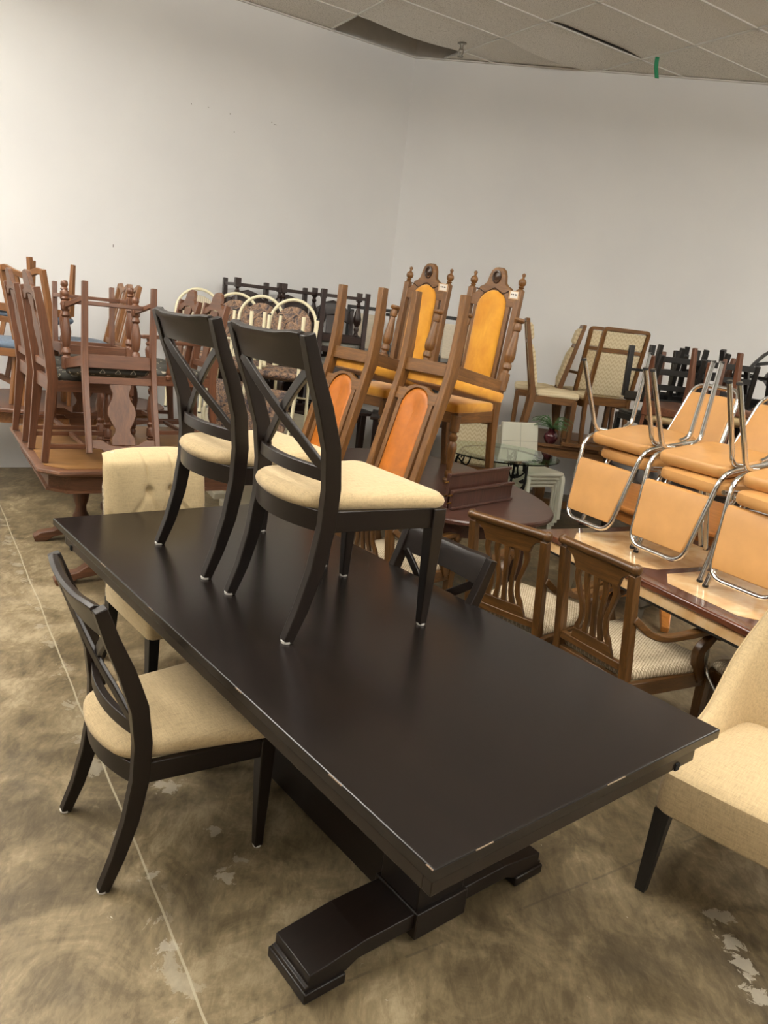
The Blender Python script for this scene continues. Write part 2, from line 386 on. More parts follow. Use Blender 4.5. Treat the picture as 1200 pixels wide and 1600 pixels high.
# ------------------------------------------------------------------ antique armchairs with lyre slats
def lyre_chair(arms=True):
    t=thing('armchair','brown wooden slat-back armchair','chair')
    n=NT('basket_weave',.9,0,.2); s_=n.sep(n.coord())
    wa=n.math('PINGPONG',n.math('ADD',s_[0],n.math('MULTIPLY',s_[1],.5)),.006); wb=n.math('PINGPONG',n.math('SUBTRACT',s_[1],n.math('MULTIPLY',s_[0],.5)),.006)
    f=n.noise(n.coord(),90,3); ff=n.math('ADD',n.math('MULTIPLY',n.math('MINIMUM',wa,wb),110),n.math('MULTIPLY',f,.55))
    n.color(n.ramp(ff,[(.25,(128,112,90)),(.5,(186,170,142)),(.75,(214,200,174))])); n.bump(ff,.4,.002)
    if 'weave' not in MATS: MATS['weave']=n.m
    W=MATS['weave']
    hw=.188
    def yb(z): return -.215-.075*max(0,z-.45)/.5-.05*max(0,.4-z)/.4
    for sg in (-1,1):
        part('back_post',MB().sweep([(sg*hw,yb(z),z) for z in (0,.15,.3,.45,.6,.75,.9)],.036,[.034,.038,.042,.044,.042,.04,.036]),BRK('z'),t,.003)
    # rolled crest with end caps
    m=MB().lathe((-.216,yb(.93)-.004,.925),(.216,yb(.93)-.004,.925),[(0,.012),(.01,.02),(.03,.024),(.05,.024),(.06,.019),(.94,.019),(.95,.024),(.97,.024),(.99,.02),(1,.012)],14)
    part('crest_rail',m,BRK('x'),t,0)
    sh=[(-.175,.91),(-.175,.89),(-.15,.883),(-.13,.865),(-.116,.825),(.116,.825),(.13,.865),(.15,.883),(.175,.89),(.175,.91)]
    part('top_panel',MB().prism(sh,lambda u,v,s:(u,yb(v)+(-.009 if s else .009),v)),BRK('x'),t,.002)
    for k in range(-2,3):
        a=k/2
        pts=[(a*.098,.835),(a*.106,.79),(a*.09,.73),(a*.07,.67),(a*.07,.61),(a*.086,.57),(a*.09,.545)]
        pts=spline([(x,yb(z),z) for x,z in pts],4)
        part('slat',MB().sweep(pts,lerp_list([.03,.022,.02,.02,.024,.028],len(pts)),.016,(1,0,0)),BRK('z'),t,.002)
    sh=[(-.118,.5),(-.112,.525),(-.1,.555),(.1,.555),(.112,.525),(.118,.5)]
    part('splat_foot',MB().prism(sh,lambda u,v,s:(u,yb(v)+(-.009 if s else .009),v)),BRK('x'),t,.002)
    part('lower_rail',MB().box((0,yb(.49),.49),(.35,.03,.032)),BRK('x'),t,.003)
    for sg in (-1,1):
        part('front_leg',taperleg((sg*.245,.245,.44),(sg*.245,.25,0),.046,.034),BRK('z'),t,.003)
        part('side_rail',rod((sg*.215,-.21,.405),(sg*.245,.24,.405),.026,.065),BRK('y'),t,.003)
        if arms:
            pts=spline([(sg*.195,yb(.72)+.01,.715),(sg*.222,-.17,.655),(sg*.235,-.08,.628),(sg*.25,.05,.632),(sg*.262,.16,.642),(sg*.266,.215,.64)],5)
            a=part('armrest',MB().sweep(pts,lerp_list([.028,.034,.04,.045,.05],len(pts)),lerp_list([.035,.03,.026,.026,.03],len(pts)),(1,0,0)),BRK('y'),t,.006,38,3)
            part('scroll',MB().lathe((sg*.238,.225,.625),(sg*.294,.225,.625),[(0,.02),(.1,.028),(.9,.028),(1,.02)],16),BRK('x'),a,0)
            pts=spline([(sg*.262,.215,.615),(sg*.258,.18,.585),(sg*.25,.15,.54),(sg*.247,.17,.47),(sg*.246,.2,.4)],5)
            part('arm_support',MB().sweep(pts,.034,lerp_list([.03,.045,.05,.05,.045],len(pts)),(1,0,0)),BRK('z'),t,.004)
    part('front_rail',MB().box((0,.245,.405),(.46,.026,.065)),BRK('x'),t,.003)
    part('rear_rail',MB().box((0,-.215,.405),(.4,.026,.065)),BRK('x'),t,.003)
    part('seat',cushion(.4,.52,-.2,.275,.432,.05,.018,.04,0,.02),W,t,0)
    return t
LY=lyre_chair(); LY['label']='brown slat-back wooden armchair nearest the camera, beside the black table right edge'
LG='brown slat-back wooden armchairs'
ly2=dup(LY,'brown slat-back wooden armchair left of the nearest one, behind the tucked cross-back chair')
ly3=lyre_chair(False); ly3.name='slat_back_chair'; ly3['label']='brown slat-back chair mostly hidden behind the beige host chair, one seat corner showing'
ly4=dup(LY,'brown slat-back chair whose slats show low between the table chair legs and black table')
for o in (LY,ly2,ly3,ly4): o['group']=LG
place(LY,1.13,3.13,0,33); place(ly2,.746,3.497,0,50); place(ly3,1.80,2.88,0,100); place(ly4,.06,4.03,0,50)
# ------------------------------------------------------------------ marble-topped table and the chrome chairs on it
def marble_table():
    t=thing('marble_table','glossy cream marble-look dining table with dark wood border under the stacked chrome chairs','table')
    W,L=.88,1.385      # local x across, y along; origin at the left end, front corner
    n=NT('cream_marble',.12,0,.5,.3); v=n.coord((1,1,1),(0,0,.6)); a=n.noise(v,3.5,8,.6,1.2); b=n.noise(v,9,6,.6,.6)
    f=n.math('ADD',n.math('MULTIPLY',a,.65),n.math('MULTIPLY',b,.35))
    n.color(n.ramp(f,[(.3,(192,142,88)),(.5,(222,182,130)),(.62,(232,202,158)),(.75,(202,152,96))])); M=n.m
    DK=wood('dark_border',(62,32,20),(104,60,38),'y',.15,3.,.4)
    part('top_border',MB().box((W/2,-L/2,.742),(W,L,.036)),DK,t,.01,38,3)
    m=MB()
    nn=2; bw=.09; cell=(L-2*bw)/nn
    for i in range(nn):      # marble fields between dark inlay bands, corners clipped
        y0=-bw-i*cell-(.0 if i==0 else .03); y1=-bw-(i+1)*cell+(.0 if i==nn-1 else .03); x0,x1=bw,W-bw; c=.1
        poly=[(x0+c,y0),(x0,y0-c),(x0,y1+c),(x0+c,y1),(x1-c,y1),(x1,y1+c),(x1,y0-c),(x1-c,y0)]
        m.prism(poly,lambda u,v,s:(u,v,.7612 if s else .755))
    part('marble_inlay',m,M,t,.0)
    m=MB(); e=.03
    for c,d in (((W/2,-e,.70),(W-2*e,.02,.055)),((W/2,-L+e,.70),(W-2*e,.02,.055)),((e,-L/2,.70),(.02,L-2*e,.055)),((W-e,-L/2,.70),(.02,L-2*e,.055))): m.box(c,d)
    part('marble_apron',m,M,t,.002)
    m=MB()
    for c,d in (((W/2,-e,.668),(W-2*e+.006,.026,.01)),((W/2,-L+e,.668),(W-2*e+.006,.026,.01)),((e,-L/2,.668),(.026,L-2*e,.01)),((W-e,-L/2,.668),(.026,L-2*e,.01))): m.box(c,d)
    part('edge_strip',m,plain('black_strip',(20,18,16),.4),t,0)
    for x in (.14,W-.14):
        for y,q in ((-.16,.08),(-L+.16,-.08)):
            part('leg',MB().sweep([(x,y,.72),(x,y+q,0)],.07,.022,(1,0,0)),STEEL,t,.003)
            part('brace',MB().tube([(x,y-q*2.2,.72),(x,y-q*2.0,.45),(x,y+q*.4,.3)],.008,8,.05),STEEL,t,0)
    return t
MT=marble_table(); place(MT,.82,3.9,0,90-62+90)
# place() turns local +Y to `facing`; the table runs along local -Y from its far left corner
def chrome_chair():
    t=thing('chrome_chair','x','chair')
    PEACH=plain('peach_vinyl',(192,142,84),.42,0,.45,0,.04,6)
    z=.43
    # back hoop runs down into the seat side rails
    hoop=[(-.205,.2,z),(-.21,-.215,z),(-.16,-.37,.86),(.16,-.37,.86),(.21,-.215,z),(.205,.2,z)]
    part('frame',MB().tube(hoop,.0125,10,.075,6),CHROME,t,0,60)
    part('front_rail',MB().tube([(-.2,.19,z),(.2,.19,z)],.011,8),CHROME,t,0,60)
    for sg in (-1,1):
        for nm,pts in (('front_leg',[(sg*.2,.06,z-.015),(sg*.205,.13,z-.03),(sg*.215,.235,0)]),('rear_leg',[(sg*.2,-.07,z-.015),(sg*.205,-.15,z-.03),(sg*.215,-.265,0)])):
            l=part(nm,MB().tube(pts,.0125,10,.05,5),CHROME,t,0,60)
            part('foot_cap',MB().lathe(pts[2],(pts[2][0],pts[2][1],.012),[(0,.0135),(1,.014)],10),plain('rubber_black',(24,22,20),.7),l,0)
    part('seat',cushion(.4,.415,-.2,.215,z-.02,.06,.02,.06,0,.016,.015),PEACH,t,0)
    def ybk(zz): return -.225-.145*(zz-.47)/.38
    L=[]
    for k in range(9):
        q=k/8; zz=.545+.27*q; w=.192-.034*q; th=.016; e=.004 if k in (0,8) else 0
        L.append([(-w+e,ybk(zz)+th-e,zz),(0,ybk(zz)+th+.008-e,zz),(w-e,ybk(zz)+th-e,zz),(w-e,ybk(zz)-th+e,zz),(0,ybk(zz)-th+e,zz),(-w+e,ybk(zz)-th+e,zz)])
    part('backrest',MB().loft(L),PEACH,t,.006,30,2)
    return t
ch=chrome_chair(); ch['label']='upright chrome chair at the far left end of the marble table, behind upturned legs'
CG='chrome and peach vinyl chairs stacked on the marble table'; ch['group']=CG
zt=.7625
up=[ch]; 
for l in ('upright chrome chair in the middle of the marble table, carrying the middle upturned chair','upright chrome chair at the near end of the marble table, cut by the photo edge'): up.append(dup(ch,l))
inv=[dup(ch,l) for l in ('upside-down chrome chair on the leftmost seat, its peach back hanging over the marble','upside-down chrome chair in the middle, its peach back hanging between two others','upside-down chrome chair nearest the camera, its peach back cut by the beige host chair')]
for i,o in enumerate(up): place(o,1.385+.18*i,4.01-.44*i,zt,206,s=.96)
for i,o in enumerate(inv): place(o,1.262+.225*i,4.0-.425*i,1.695,31,True,-8,s=.96)
# ------------------------------------------------------------------ round oak table behind
def round_table():
    t=thing('oval_table','orange oak oval dining table behind the marble table','table')
    a,b=.75,.5
    def ring(s,z,n=40): return [(a*s*cos(2*PI*k/n),b*s*sin(2*PI*k/n),z) for k in range(n)]
    O=wood('orange_oak',(172,106,46),(212,144,76),'x',.3,3.,.2)
    part('tabletop',MB().loft([ring(.93,.7),ring(.98,.712),ring(1,.725),ring(1,.74),ring(.985,.75)]),O,t,0)
    part('apron',MB().loft([ring(.86,.63),ring(.86,.705)]),O,t,0)
    part('pedestal',MB().lathe((0,0,.08),(0,0,.64),[(0,.1),(.1,.12),(.2,.075),(.4,.06),(.6,.1),(.75,.09),(.85,.06),(1,.12)],20),O,t,0)
    for k in range(4):
        q=PI/4+k*PI/2; part('foot',MB().sweep([(.07*cos(q),.07*sin(q),.2),(.25*cos(q),.25*sin(q),.1),(.42*cos(q),.42*sin(q),.025)],[.07,.06,.05],[.09,.07,.05],(0,0,1)),O,t,.006)
    return t
RT=round_table(); place(RT,1.98,4.97,0,30)
tg=MB().box((0,0,.0006),(.07,.045,.0012)); o=part('paper_slip',tg,plain('white_paper',(236,232,224),.8),None,0)
tag(o,'small white paper slip lying on the orange oak oval table','paper'); place(o,1.97,4.62,.7505,20)
# ------------------------------------------------------------------ brown drop oval table with its leaves
def brown_table():
    t=thing('laminate_table','brown wood-grain oval dining table carrying the gold velvet chairs','table')
    P=[]
    for k in range(64):
        c,q=cos(2*PI*k/64),sin(2*PI*k/64); P.append((.6*math.copysign(abs(c)**.8,c),1.02*math.copysign(abs(q)**.8,q)))
    def lp(s,z): return [(x*s,y*s,z) for x,y in P]
    part('tabletop',MB().loft([lp(.99,.72),lp(1,.728),lp(1,.742),lp(.992,.75)]),LAM('x'),t,0,30)
    part('apron',MB().loft([lp(.9,.63),lp(.9,.722)]),LAM('x'),t,0)
    for sx in (-1,1):
        for sy in (-1,1):
            part('leg',taperleg((sx*.36,sy*.6,.64),(sx*.37,sy*.62,0),.07,.045),LAM('z'),t,.004)
    return t
BT=brown_table(); place(BT,.26,4.9,0,115)
def leaf(label,h):
    t=thing('table_leaf',label,'table leaf')
    part('board',MB().box((0,0,h/2),(.6,.022,h)),LAM('z'),t,.002)
    part('lip',MB().box((0,-.014,h-.006),(.612,.014,.014)).box((0,-.014,.007),(.612,.014,.014)),LAM('x'),t,.002)
    part('pin',MB().lathe((-.3,0,h*.35),(-.33,0,h*.35),[(0,.006),(1,.004)],8).lathe((-.3,0,h*.75),(-.33,0,h*.75),[(0,.006),(1,.004)],8),BRASS,t,0)
    return t
lf=leaf('brown table leaf standing on edge, the lower one in front on the laminate table',.11); place(lf,.56,4.36,.752,139)
lf2=leaf('brown table leaf standing on edge, the taller one just behind the other leaf',.195); place(lf2,.535,4.40,.752,139)
lf['group']=lf2['group']='table leaves on the laminate table'
# ------------------------------------------------------------------ gold velvet chairs
def gold_chair():
    t=thing('velvet_chair','x','chair')
    G1=velvet('gold_velvet',(196,128,22),(226,164,48)); VN=plain('orange_vinyl',(172,96,10),.45,0,.5,0,.1,10)
    def yb(z):
        if z<.45: return -.215-.05*((.45-z)/.45)**1.6
        return -.215-.1*((z-.45)/.87)
    for sg in (-1,1):
        p=part('back_post',MB().sweep([(sg*.2,yb(z),z) for z in (0,.1,.2,.32,.45,.6,.8,1.0,1.26)],.046,[.044,.046,.052,.06,.066,.058,.05,.044,.04]),GOK('z'),t,.004)
        part('finial',MB().lathe((sg*.2,yb(1.26),1.255),(sg*.2,yb(1.36)-.005,1.37),[(0,.018),(.08,.02),(.12,.013),(.2,.02),(.26,.013),(.35,.024),(.5,.027),(.62,.022),(.7,.009),(.78,.008),(.86,.013),(.94,.012),(1,.003)],12),GOK('z'),p,0)
    # crest with an arched underside
    arch=[(.118*cos(R(a)),1.145+.118*sin(R(a))*.9) for a in range(0,181,15)]
    top=[(-.18,1.215),(-.16,1.222),(-.14,1.24),(-.125,1.268),(-.095,1.28),(-.075,1.3),(-.066,1.345),(-.052,1.378),(-.028,1.396),(0,1.4)]
    poly=[(.18,1.145)]+[(x,z) for x,z in arch]+[(-.18,1.145)]+top+[(-x,z) for x,z in top[-2::-1]]
    def slab(th,off=0): return lambda u,v,s:(u,yb(v)+off+(-th/2 if s else th/2),v)
    cr=part('crest',MB().prism(poly,slab(.03)),GOK('x'),t,.003)
    part('medallion',MB().loft([[(rr*.8*cos(a*PI/8),yb(1.335)+.016+d,1.335+rr*sin(a*PI/8)) for a in range(16)] for rr,d in ((.045,0),(.045,.006),(.036,.008),(.03,.001),(.016,.005),(.001,.012))]),wood('dark_carving',(40,26,16),(64,42,26),'z',.3),cr,0)
    wv=[(-.15+.3*i/24,1.245+.016*cos(i/24*4*PI)*(1 if abs(i-12)<9 else .5)) for i in range(25)]
    part('carved_line',MB().tube([(x,yb(z)+.016,z) for x,z in wv],.0035,6),wood('dark_carving',(40,26,16),(64,42,26),'z',.3),cr,0)
    arch2=[(.105*cos(R(a)),.63-.105*sin(R(a))*.8) for a in range(0,181,15)]
    low=[(.18,.63)]+arch2+[(-.18,.63),(-.18,.56),(-.12,.56),(-.05,.53),(.05,.53),(.12,.56),(.18,.56)]
    part('lower_rail',MB().prism(low,slab(.028)),GOK('x'),t,.003)
    for sg in (-1,1): part('stile',MB().sweep([(sg*.133,yb(z),z) for z in (.6,.8,1.0,1.16)],.032,.026),GOK('z'),t,.003)
    def pad(w,z0,z1,y0,y1,dome,name,mat):
        pts=[]
        for a in range(0,181,15): pts.append((w*cos(R(a)),z1-w+w*sin(R(a))))
        for a in range(180,361,15): pts.append((w*cos(R(a)),z0+w+w*sin(R(a))))
        cz=(z0+z1)/2; L=[]
        for k,d in ((1,0),(1,.35),(.95,.75),(.8,1),(.4,1.12),(.02,1.15)):
            L.append([(x*k,yb(z)+y0+(y1-y0)*d,cz+(z-cz)*(1-(1-k)*.4) if k>.1 else cz+(z-cz)*.6) for x,z in pts])
        return part(name,MB().loft(L),mat,t,0,60)
    pp=pad(.117,.545,1.25,.0,.038,1,'back_cushion',G1)
    pad(.117,.55,1.24,.0,-.013,1,'rear_panel',VN)
    part('seat',cushion(.43,.48,-.19,.245,.45,.062,.018,.03,0,.014),G1,t,0)
    part('front_apron',MB().box((0,.215,.418),(.42,.026,.075)),GOK('x'),t,.003); part('rear_apron',MB().box((0,-.215,.418),(.37,.026,.075)),GOK('x'),t,.003)
    for sg in (-1,1):
        part('side_apron',rod((sg*.2,-.2,.418),(sg*.215,.215,.418),.026,.075),GOK('y'),t,.003)
        part('front_leg',MB().lathe((sg*.212,.215,0),(sg*.212,.215,.435),[(0,.03),(.03,.034),(.055,.029),(.06,.019),(.09,.024),(.13,.026),(.17,.023),(.18,.017),(.21,.019),(.5,.033),(.57,.031),(.61,.02),(.64,.028),(.69,.029),(.72,.019),(.75,.021),(.76,.032),(.83,.033),(1,.033)],12),GOK('z'),t,0)
    return t
gc=gold_chair(); GG='high-back oak chairs in gold velvet stacked on the laminate table'; gc['group']=GG
gc['label']='upright high-back oak chair with gold velvet panel and finials, right of the two'
g2=dup(gc,'upright high-back oak chair with gold velvet panel and finials, left of the two')
g3=dup(gc,'upside-down oak chair with orange rear panel, right of the two, above the table leaves')
g4=dup(gc,'upside-down oak chair with orange rear panel, left of the two, beside the cross-back chair')
place(gc,.375,5.2,.752,228,s=1.005); place(g2,-.09,5.6,.752,226,s=1.005)
HT=True
place(g3,.37,4.70,.752+1.115,42,True,10.5); place(g4,-.10,5.08,.752+1.115,42,True,10.5)
def hang_tag(label,x,y,z,f):
    t=thing('price_tag',label,'tag','paper tags on the gold velvet chairs')
    part('card',MB().box((0,0,0),(.075,.003,.05)),plain('manila_card',(206,170,130),.8),t,0)
    part('paper',MB().box((.0,.002,.001),(.058,.002,.04)),plain('white_paper',(236,232,224),.8),t,0)
    part('printed_line',MB().box((-.012,.0032,.003),(.014,.001,.008)).box((.006,.0032,.003),(.01,.001,.008)).box((.018,.0032,.003),(.006,.001,.008)),plain('ink',(30,28,28),.8),t,0)
    return place(t,x,y,z,f)

hang_tag('white paper tag on the crest of the left gold velvet chair',.222,5.45,1.985,-60); hang_tag('white paper tag on the crest of the right gold velvet chair',.650,4.98,1.97,-60)   # HTDONE
# ------------------------------------------------------------------ left: octagonal trestle table with walnut chairs
def octagon_table():
    t=thing('octagon_table','wooden trestle table with clipped corners and planked top on the left','table')
    W,L,c=1.45,1.25,.1      # local x = across (W), local y = along (L); origin at the centre
    def oc(ins): 
        w,l,k=W/2-ins,L/2-ins,c
        return [(w-k,l),(w,l-k),(w,-l+k),(w-k,-l),(-w+k,-l),(-w,-l+k),(-w,l-k),(-w+k,l)]
    def lp(ins,z): return [(x,y,z) for x,y in oc(ins)]
    pk=wood('planked_top',(100,68,37),(156,114,66),'y',.4,2.2)
    part('top_border',MB().loft([lp(.035,.715),lp(.012,.722),lp(0,.735),lp(.004,.75),lp(.02,.756)]),WAL('y'),t,.002)
    part('planked_panel',MB().loft([lp(.045,.75),lp(.045,.7595)]),pk,t,0)
    part('apron',MB().loft([lp(.07,.61),lp(.055,.615),lp(.055,.63),lp(.07,.635),lp(.07,.718)]),WAL('y'),t,0)
    for sx in (-1,1):
        x=sx*.43
        for sy in (-1,1):
            part('turned_column',MB().lathe((x,sy*.2,.14),(x,sy*.2,.62),[(0,.05),(.06,.055),(.12,.04),(.2,.035),(.3,.05),(.42,.058),(.55,.05),(.62,.035),(.66,.05),(.72,.05),(.76,.036),(.86,.045),(1,.05)],16),WAL('z'),t,0)
        pr=[(-.47,.0),(-.4,.0),(-.36,.03),(-.25,.05),(-.18,.045),(.18,.045),(.25,.05),(.36,.03),(.4,0),(.47,0),(.48,.035),(.44,.065),(.36,.075),(.3,.115),(.24,.115),(.2,.15),(-.2,.15),(-.24,.115),(-.3,.115),(-.36,.075),(-.44,.065),(-.48,.035)]
        part('scrolled_foot',MB().prism(pr,lambda u,v,s:(x+(.04 if s else -.04),u*1.06,v)),WAL('y'),t,.006)
    part('stretcher',MB().box((0,0,.13),(.86,.09,.05)),WAL('x'),t,.004)
    return t
OT=octagon_table()
def walnut_chair(arms=False):
    t=thing('armchair' if arms else 'walnut_chair','x','chair')
    n=None
    if 'dark_tapestry' not in MATS:
        n=NT('dark_tapestry',.9,0,.2); f=n.noise(n.coord(),9,3); v=n.coord((22,22,22),(0,0,R(45)))
        vo=n.N.new('ShaderNodeTexVoronoi'); vo.distance='MANHATTAN'; vo.inputs['Randomness'].default_value=0; vo.inputs['Scale'].default_value=.75; n.link(v,vo.inputs['Vector'])
        mk=n.math('LESS_THAN',n.math('ABSOLUTE',n.math('SUBTRACT',vo.outputs['Distance'],.33)),.06)
        n.color(n.mix(mk,n.ramp(f,[(.3,(58,56,52)),(.7,(84,82,76))]),(170,164,146))); MATS['dark_tapestry']=n.m
    hw=.188
    def yb(z):
        if z<.45: return -.2-.04*(.45-z)/.45
        return -.2-.085*((z-.45)/.5)**1.2
    for sg in (-1,1): part('back_post',MB().sweep([(sg*hw,yb(z),z) for z in (0,.1,.2,.32,.45,.58,.72,.84,.935)],.03,[.036,.038,.042,.05,.056,.05,.044,.04,.034]),RED('z'),t,.003)
    def slab(th): return lambda u,v,s:(u,yb(v)+(-th/2 if s else th/2),v)
    cr=[(-.175,.86),(-.175,.905),(-.12,.915),(-.105,.935),(-.085,.94),(-.08,.975),(-.055,1.005),(0,1.015)]
    cr=cr+[(-x,z) for x,z in cr[-2::-1]]+[(.12,.862),(.075,.89),(0,.897),(-.075,.89),(-.12,.862)]
    part('crest',MB().prism(cr,slab(.024)),WAL('x'),t,.003)
    v=[(.055,.535),(.06,.56),(.045,.6),(.05,.63),(.075,.68),(.078,.72),(.06,.765),(.04,.8),(.045,.825),(.065,.85),(.065,.89)]
    part('splat',MB().prism([(x,z) for x,z in v]+[(-x,z) for x,z in v[::-1]],slab(.014)),WAL('z'),t,.002)
    part('lower_rail',MB().box((0,yb(.53),.53),(.35,.024,.04)),RED('x'),t,.002)
    part('rear_rail',MB().box((0,-.2,.425),(.35,.028,.075)),RED('x'),t,.002)
    part('front_rail',MB().box((0,.2,.425),(.4,.028,.06)),RED('x'),t,.002)
    prof=[(0,.015),(.01,.02),(.055,.023),(.07,.016),(.09,.024),(.1,.024),(.11,.017),(.16,.022)]
    for sg in (-1,1):
        part('side_rail',rod((sg*.19,-.19,.425),(sg*.205,.2,.425),.024,.06),RED('y'),t,.002)
        p=part('front_leg',MB().lathe((sg*.205,.2,0),(sg*.205,.2,.4),[(0,.014),(.02,.021),(.07,.023),(.1,.016),(.13,.025),(.15,.017),(.17,.026),(.28,.026),(.31,.018),(.37,.026),(.4,.016),(.44,.02),(.6,.03),(.72,.026),(.8,.02),(.83,.014),(.85,.022),(.91,.027),(.95,.018),(.97,.026),(1,.028)],12),RED('z'),t,0)
        part('corner_block',MB().box((sg*.205,.2,.425),(.05,.05,.075)),RED('z'),p,.003)
        part('stretcher_block',MB().box((sg*.205,.2,.092),(.044,.044,.05)),RED('z'),p,.003)
        part('side_stretcher',rod((sg*.19,-.235,.09),(sg*.205,.2,.09),.02,.026),RED('y'),t,.002)
        if arms:
            pts=spline([(sg*.19,-.225,.69),(sg*.215,-.08,.675),(sg*.235,.06,.672),(sg*.235,.15,.668)],5)
            a=part('armrest',MB().sweep(pts,lerp_list([.03,.04,.05,.055],len(pts)),.024,(1,0,0)),RED('y'),t,.005,38,3)
            part('arm_post',MB().lathe((sg*.215,.1,.44),(sg*.232,.1,.665),[(0,.02),(.08,.022),(.12,.013),(.2,.02),(.3,.013),(.5,.022),(.65,.025),(.75,.014),(.82,.022),(.88,.013),(1,.018)],12),RED('z'),a,0)
    part('cross_stretcher',MB().box((0,-.02,.09),(.38,.024,.022)),RED('x'),t,.002)
    part('seat',cushion(.36,.43,-.175,.22,.45,.04,.02,.035,0,.015),MATS['dark_tapestry'],t,0)
    return t
wc=walnut_chair(); WG='walnut carved-crest chairs stacked on the octagon table'
wc['label']='upright walnut side chair at the octagon table left end, nearest the camera'
w2=dup(wc,'upright walnut side chair second from the front at the octagon table left end')
w3=dup(wc,'upside-down walnut chair with vase-shaped splat hanging at the octagon table front edge')
w4=dup(wc,'upside-down walnut chair farther back on the octagon table, turned legs in the air')
w5=walnut_chair(True); w5['label']='walnut armchair with arm posts at right end of the octagon table'
w6=dup(wc,'walnut side chair behind the walnut armchair, carved crest against the cream chairs')
for o in (wc,w2,w3,w4,w5,w6): o['group']=WG
place(wc,-1.816,4.378,.762,36); place(w2,-2.154,4.853,.762,35)
place(w3,-1.585,4.15,1.722,124.5,True,8.6,s=.91); place(w4,-1.97,4.86,1.735,-56,True,-2,s=.93)
place(w5,-1.52,5.14,.762,215); place(w6,-1.80,5.50,.762,215)
place(OT,-1.708,4.836,0,33)
# ------------------------------------------------------------------ far left: round table with blue-cushioned oak chairs
def farleft_table():
    t=thing('oval_table','light brown oval table in the far left corner behind the octagon table','table')
    P=[(.6*math.copysign(abs(cos(2*PI*k/48))**.8,cos(2*PI*k/48)),.86*math.copysign(abs(sin(2*PI*k/48))**.8,sin(2*PI*k/48))) for k in range(48)]
    def lp(s,z): return [(x*s,y*s,z) for x,y in P]
    part('tabletop',MB().loft([lp(.98,.715),lp(1,.722),lp(1,.742),lp(.99,.75)]),RED('y'),t,0)
    part('apron',MB().loft([lp(.9,.63),lp(.9,.717)]),HON('x'),t,0)
    for sx in (-1,1):
        for sy in (-1,1): part('leg',MB().sweep([(sx*.4,sy*.7,.64),(sx*.4,sy*.7,.1),(sx*.4,sy*.7,.09),(sx*.4,sy*.7,0)],[.075,.055,.06,.042],[.075,.055,.06,.042]),HON('z'),t,.003)
    return t
FT=farleft_table(); place(FT,-2.85,6.38,0,32)
def blue_chair():
    t=thing('oak_chair','x','chair')
    B=linen('blue_fabric',(98,112,128),.15)
    hw=.215
    def yb(z): return -.2-(.05*(.45-z)/.45 if z<.45 else .12*((z-.45)/.55))
    for sg in (-1,1):
        part('back_post',MB().sweep([(sg*(hw+.02*max(0,z-.45)),yb(z),z) for z in (0,.15,.3,.45,.6,.8,1.0)],.034,[.034,.038,.045,.05,.045,.04,.036]),HON('z'),t,.003)
        part('front_leg',taperleg((sg*.215,.2,.42),(sg*.215,.21,0),.044,.03),HON('z'),t,.003)
        part('side_rail',rod((sg*.21,-.19,.405),(sg*.215,.2,.405),.024,.06),HON('y'),t,.002)
    # crest: a yoke dipping in the middle
    cr=[(-.235,.96),(-.235,1.0),(-.17,1.01),(-.09,.985),(0,.968),(.09,.985),(.17,1.01),(.235,1.0),(.235,.96),(.17,.968),(.09,.945),(.0,.925),(-.09,.945),(-.17,.968)]
    part('crest',MB().prism(cr,lambda u,v,s:(u,yb(v)+(-.014 if s else .014),v)),HON('x'),t,.004)
    for x in (-.06,.06): part('slat',MB().sweep([(x*1.2,yb(z),z) for z in (.5,.7,.95)],.045,.012),HON('z'),t,.002)
    part('lower_rail',MB().box((0,yb(.5),.5),(.41,.024,.045)),HON('x'),t,.002)
    part('front_rail',MB().box((0,.2,.405),(.4,.024,.06)),HON('x'),t,.002); part('rear_rail',MB().box((0,-.2,.405),(.4,.024,.06)),HON('x'),t,.002)
    part('cushion',cushion(.44,.48,-.19,.24,.435,.05,.025,.05,0,.02),B,t,0)
    return t
bc=blue_chair(); BG='oak chairs with blue cushions on the far left table'
bc['label']='oak chair with yoke crest and blue cushion at the extreme left edge, back toward camera'
b2=dup(bc,'oak chair with blue cushion standing behind the turned walnut legs, left of the pair')
b3=dup(bc,'oak chair with blue cushion standing behind the turned walnut legs, right of the pair')
b4=dup(bc,'oak chair cut by the left photo edge, pale legs beside the walnut chairs')
b5=dup(bc,'upside-down oak chair whose leg tips rise above the leftmost yoke crest')
for o in (bc,b2,b3,b4,b5): o['group']=BG
place(bc,-2.68,6.02,.752,62,s=1.04); place(b2,-2.80,6.80,.752,210); place(b3,-2.58,6.42,.752,210); place(b4,-3.18,6.02,.752,20); place(b5,-3.08,6.42,1.87,70,True,2)
# ------------------------------------------------------------------ cream metal chairs on the white table
def white_table():
    t=thing('white_table','whitewashed rounded table under the cream metal chairs','table')
    CW=plain('whitewash',(206,198,176),.5,0,.4,0,.04,5)
    P=[(.6*math.copysign(abs(cos(2*PI*k/48))**.6,cos(2*PI*k/48)),0.6*math.copysign(abs(sin(2*PI*k/48))**.6,sin(2*PI*k/48))) for k in range(48)]
    def lp(s,z): return [(x*s,y*s,z) for x,y in P]
    part('tabletop',MB().loft([lp(.98,.69),lp(1,.7),lp(1,.735),lp(.985,.75)]),CW,t,0,30)
    for sy in (-1,1):
        part('pedestal',MB().box((0,sy*.25,.36),(.5,.2,.68)),CW,t,.01); part('base',MB().box((0,sy*.25,.03),(.7,.32,.06)),CW,t,.008)
    return t
WT=white_table(); place(WT,-1.17,6.62,0,118)
CRM=plain('cream_enamel',(232,224,190),.3,0,.5,.2)
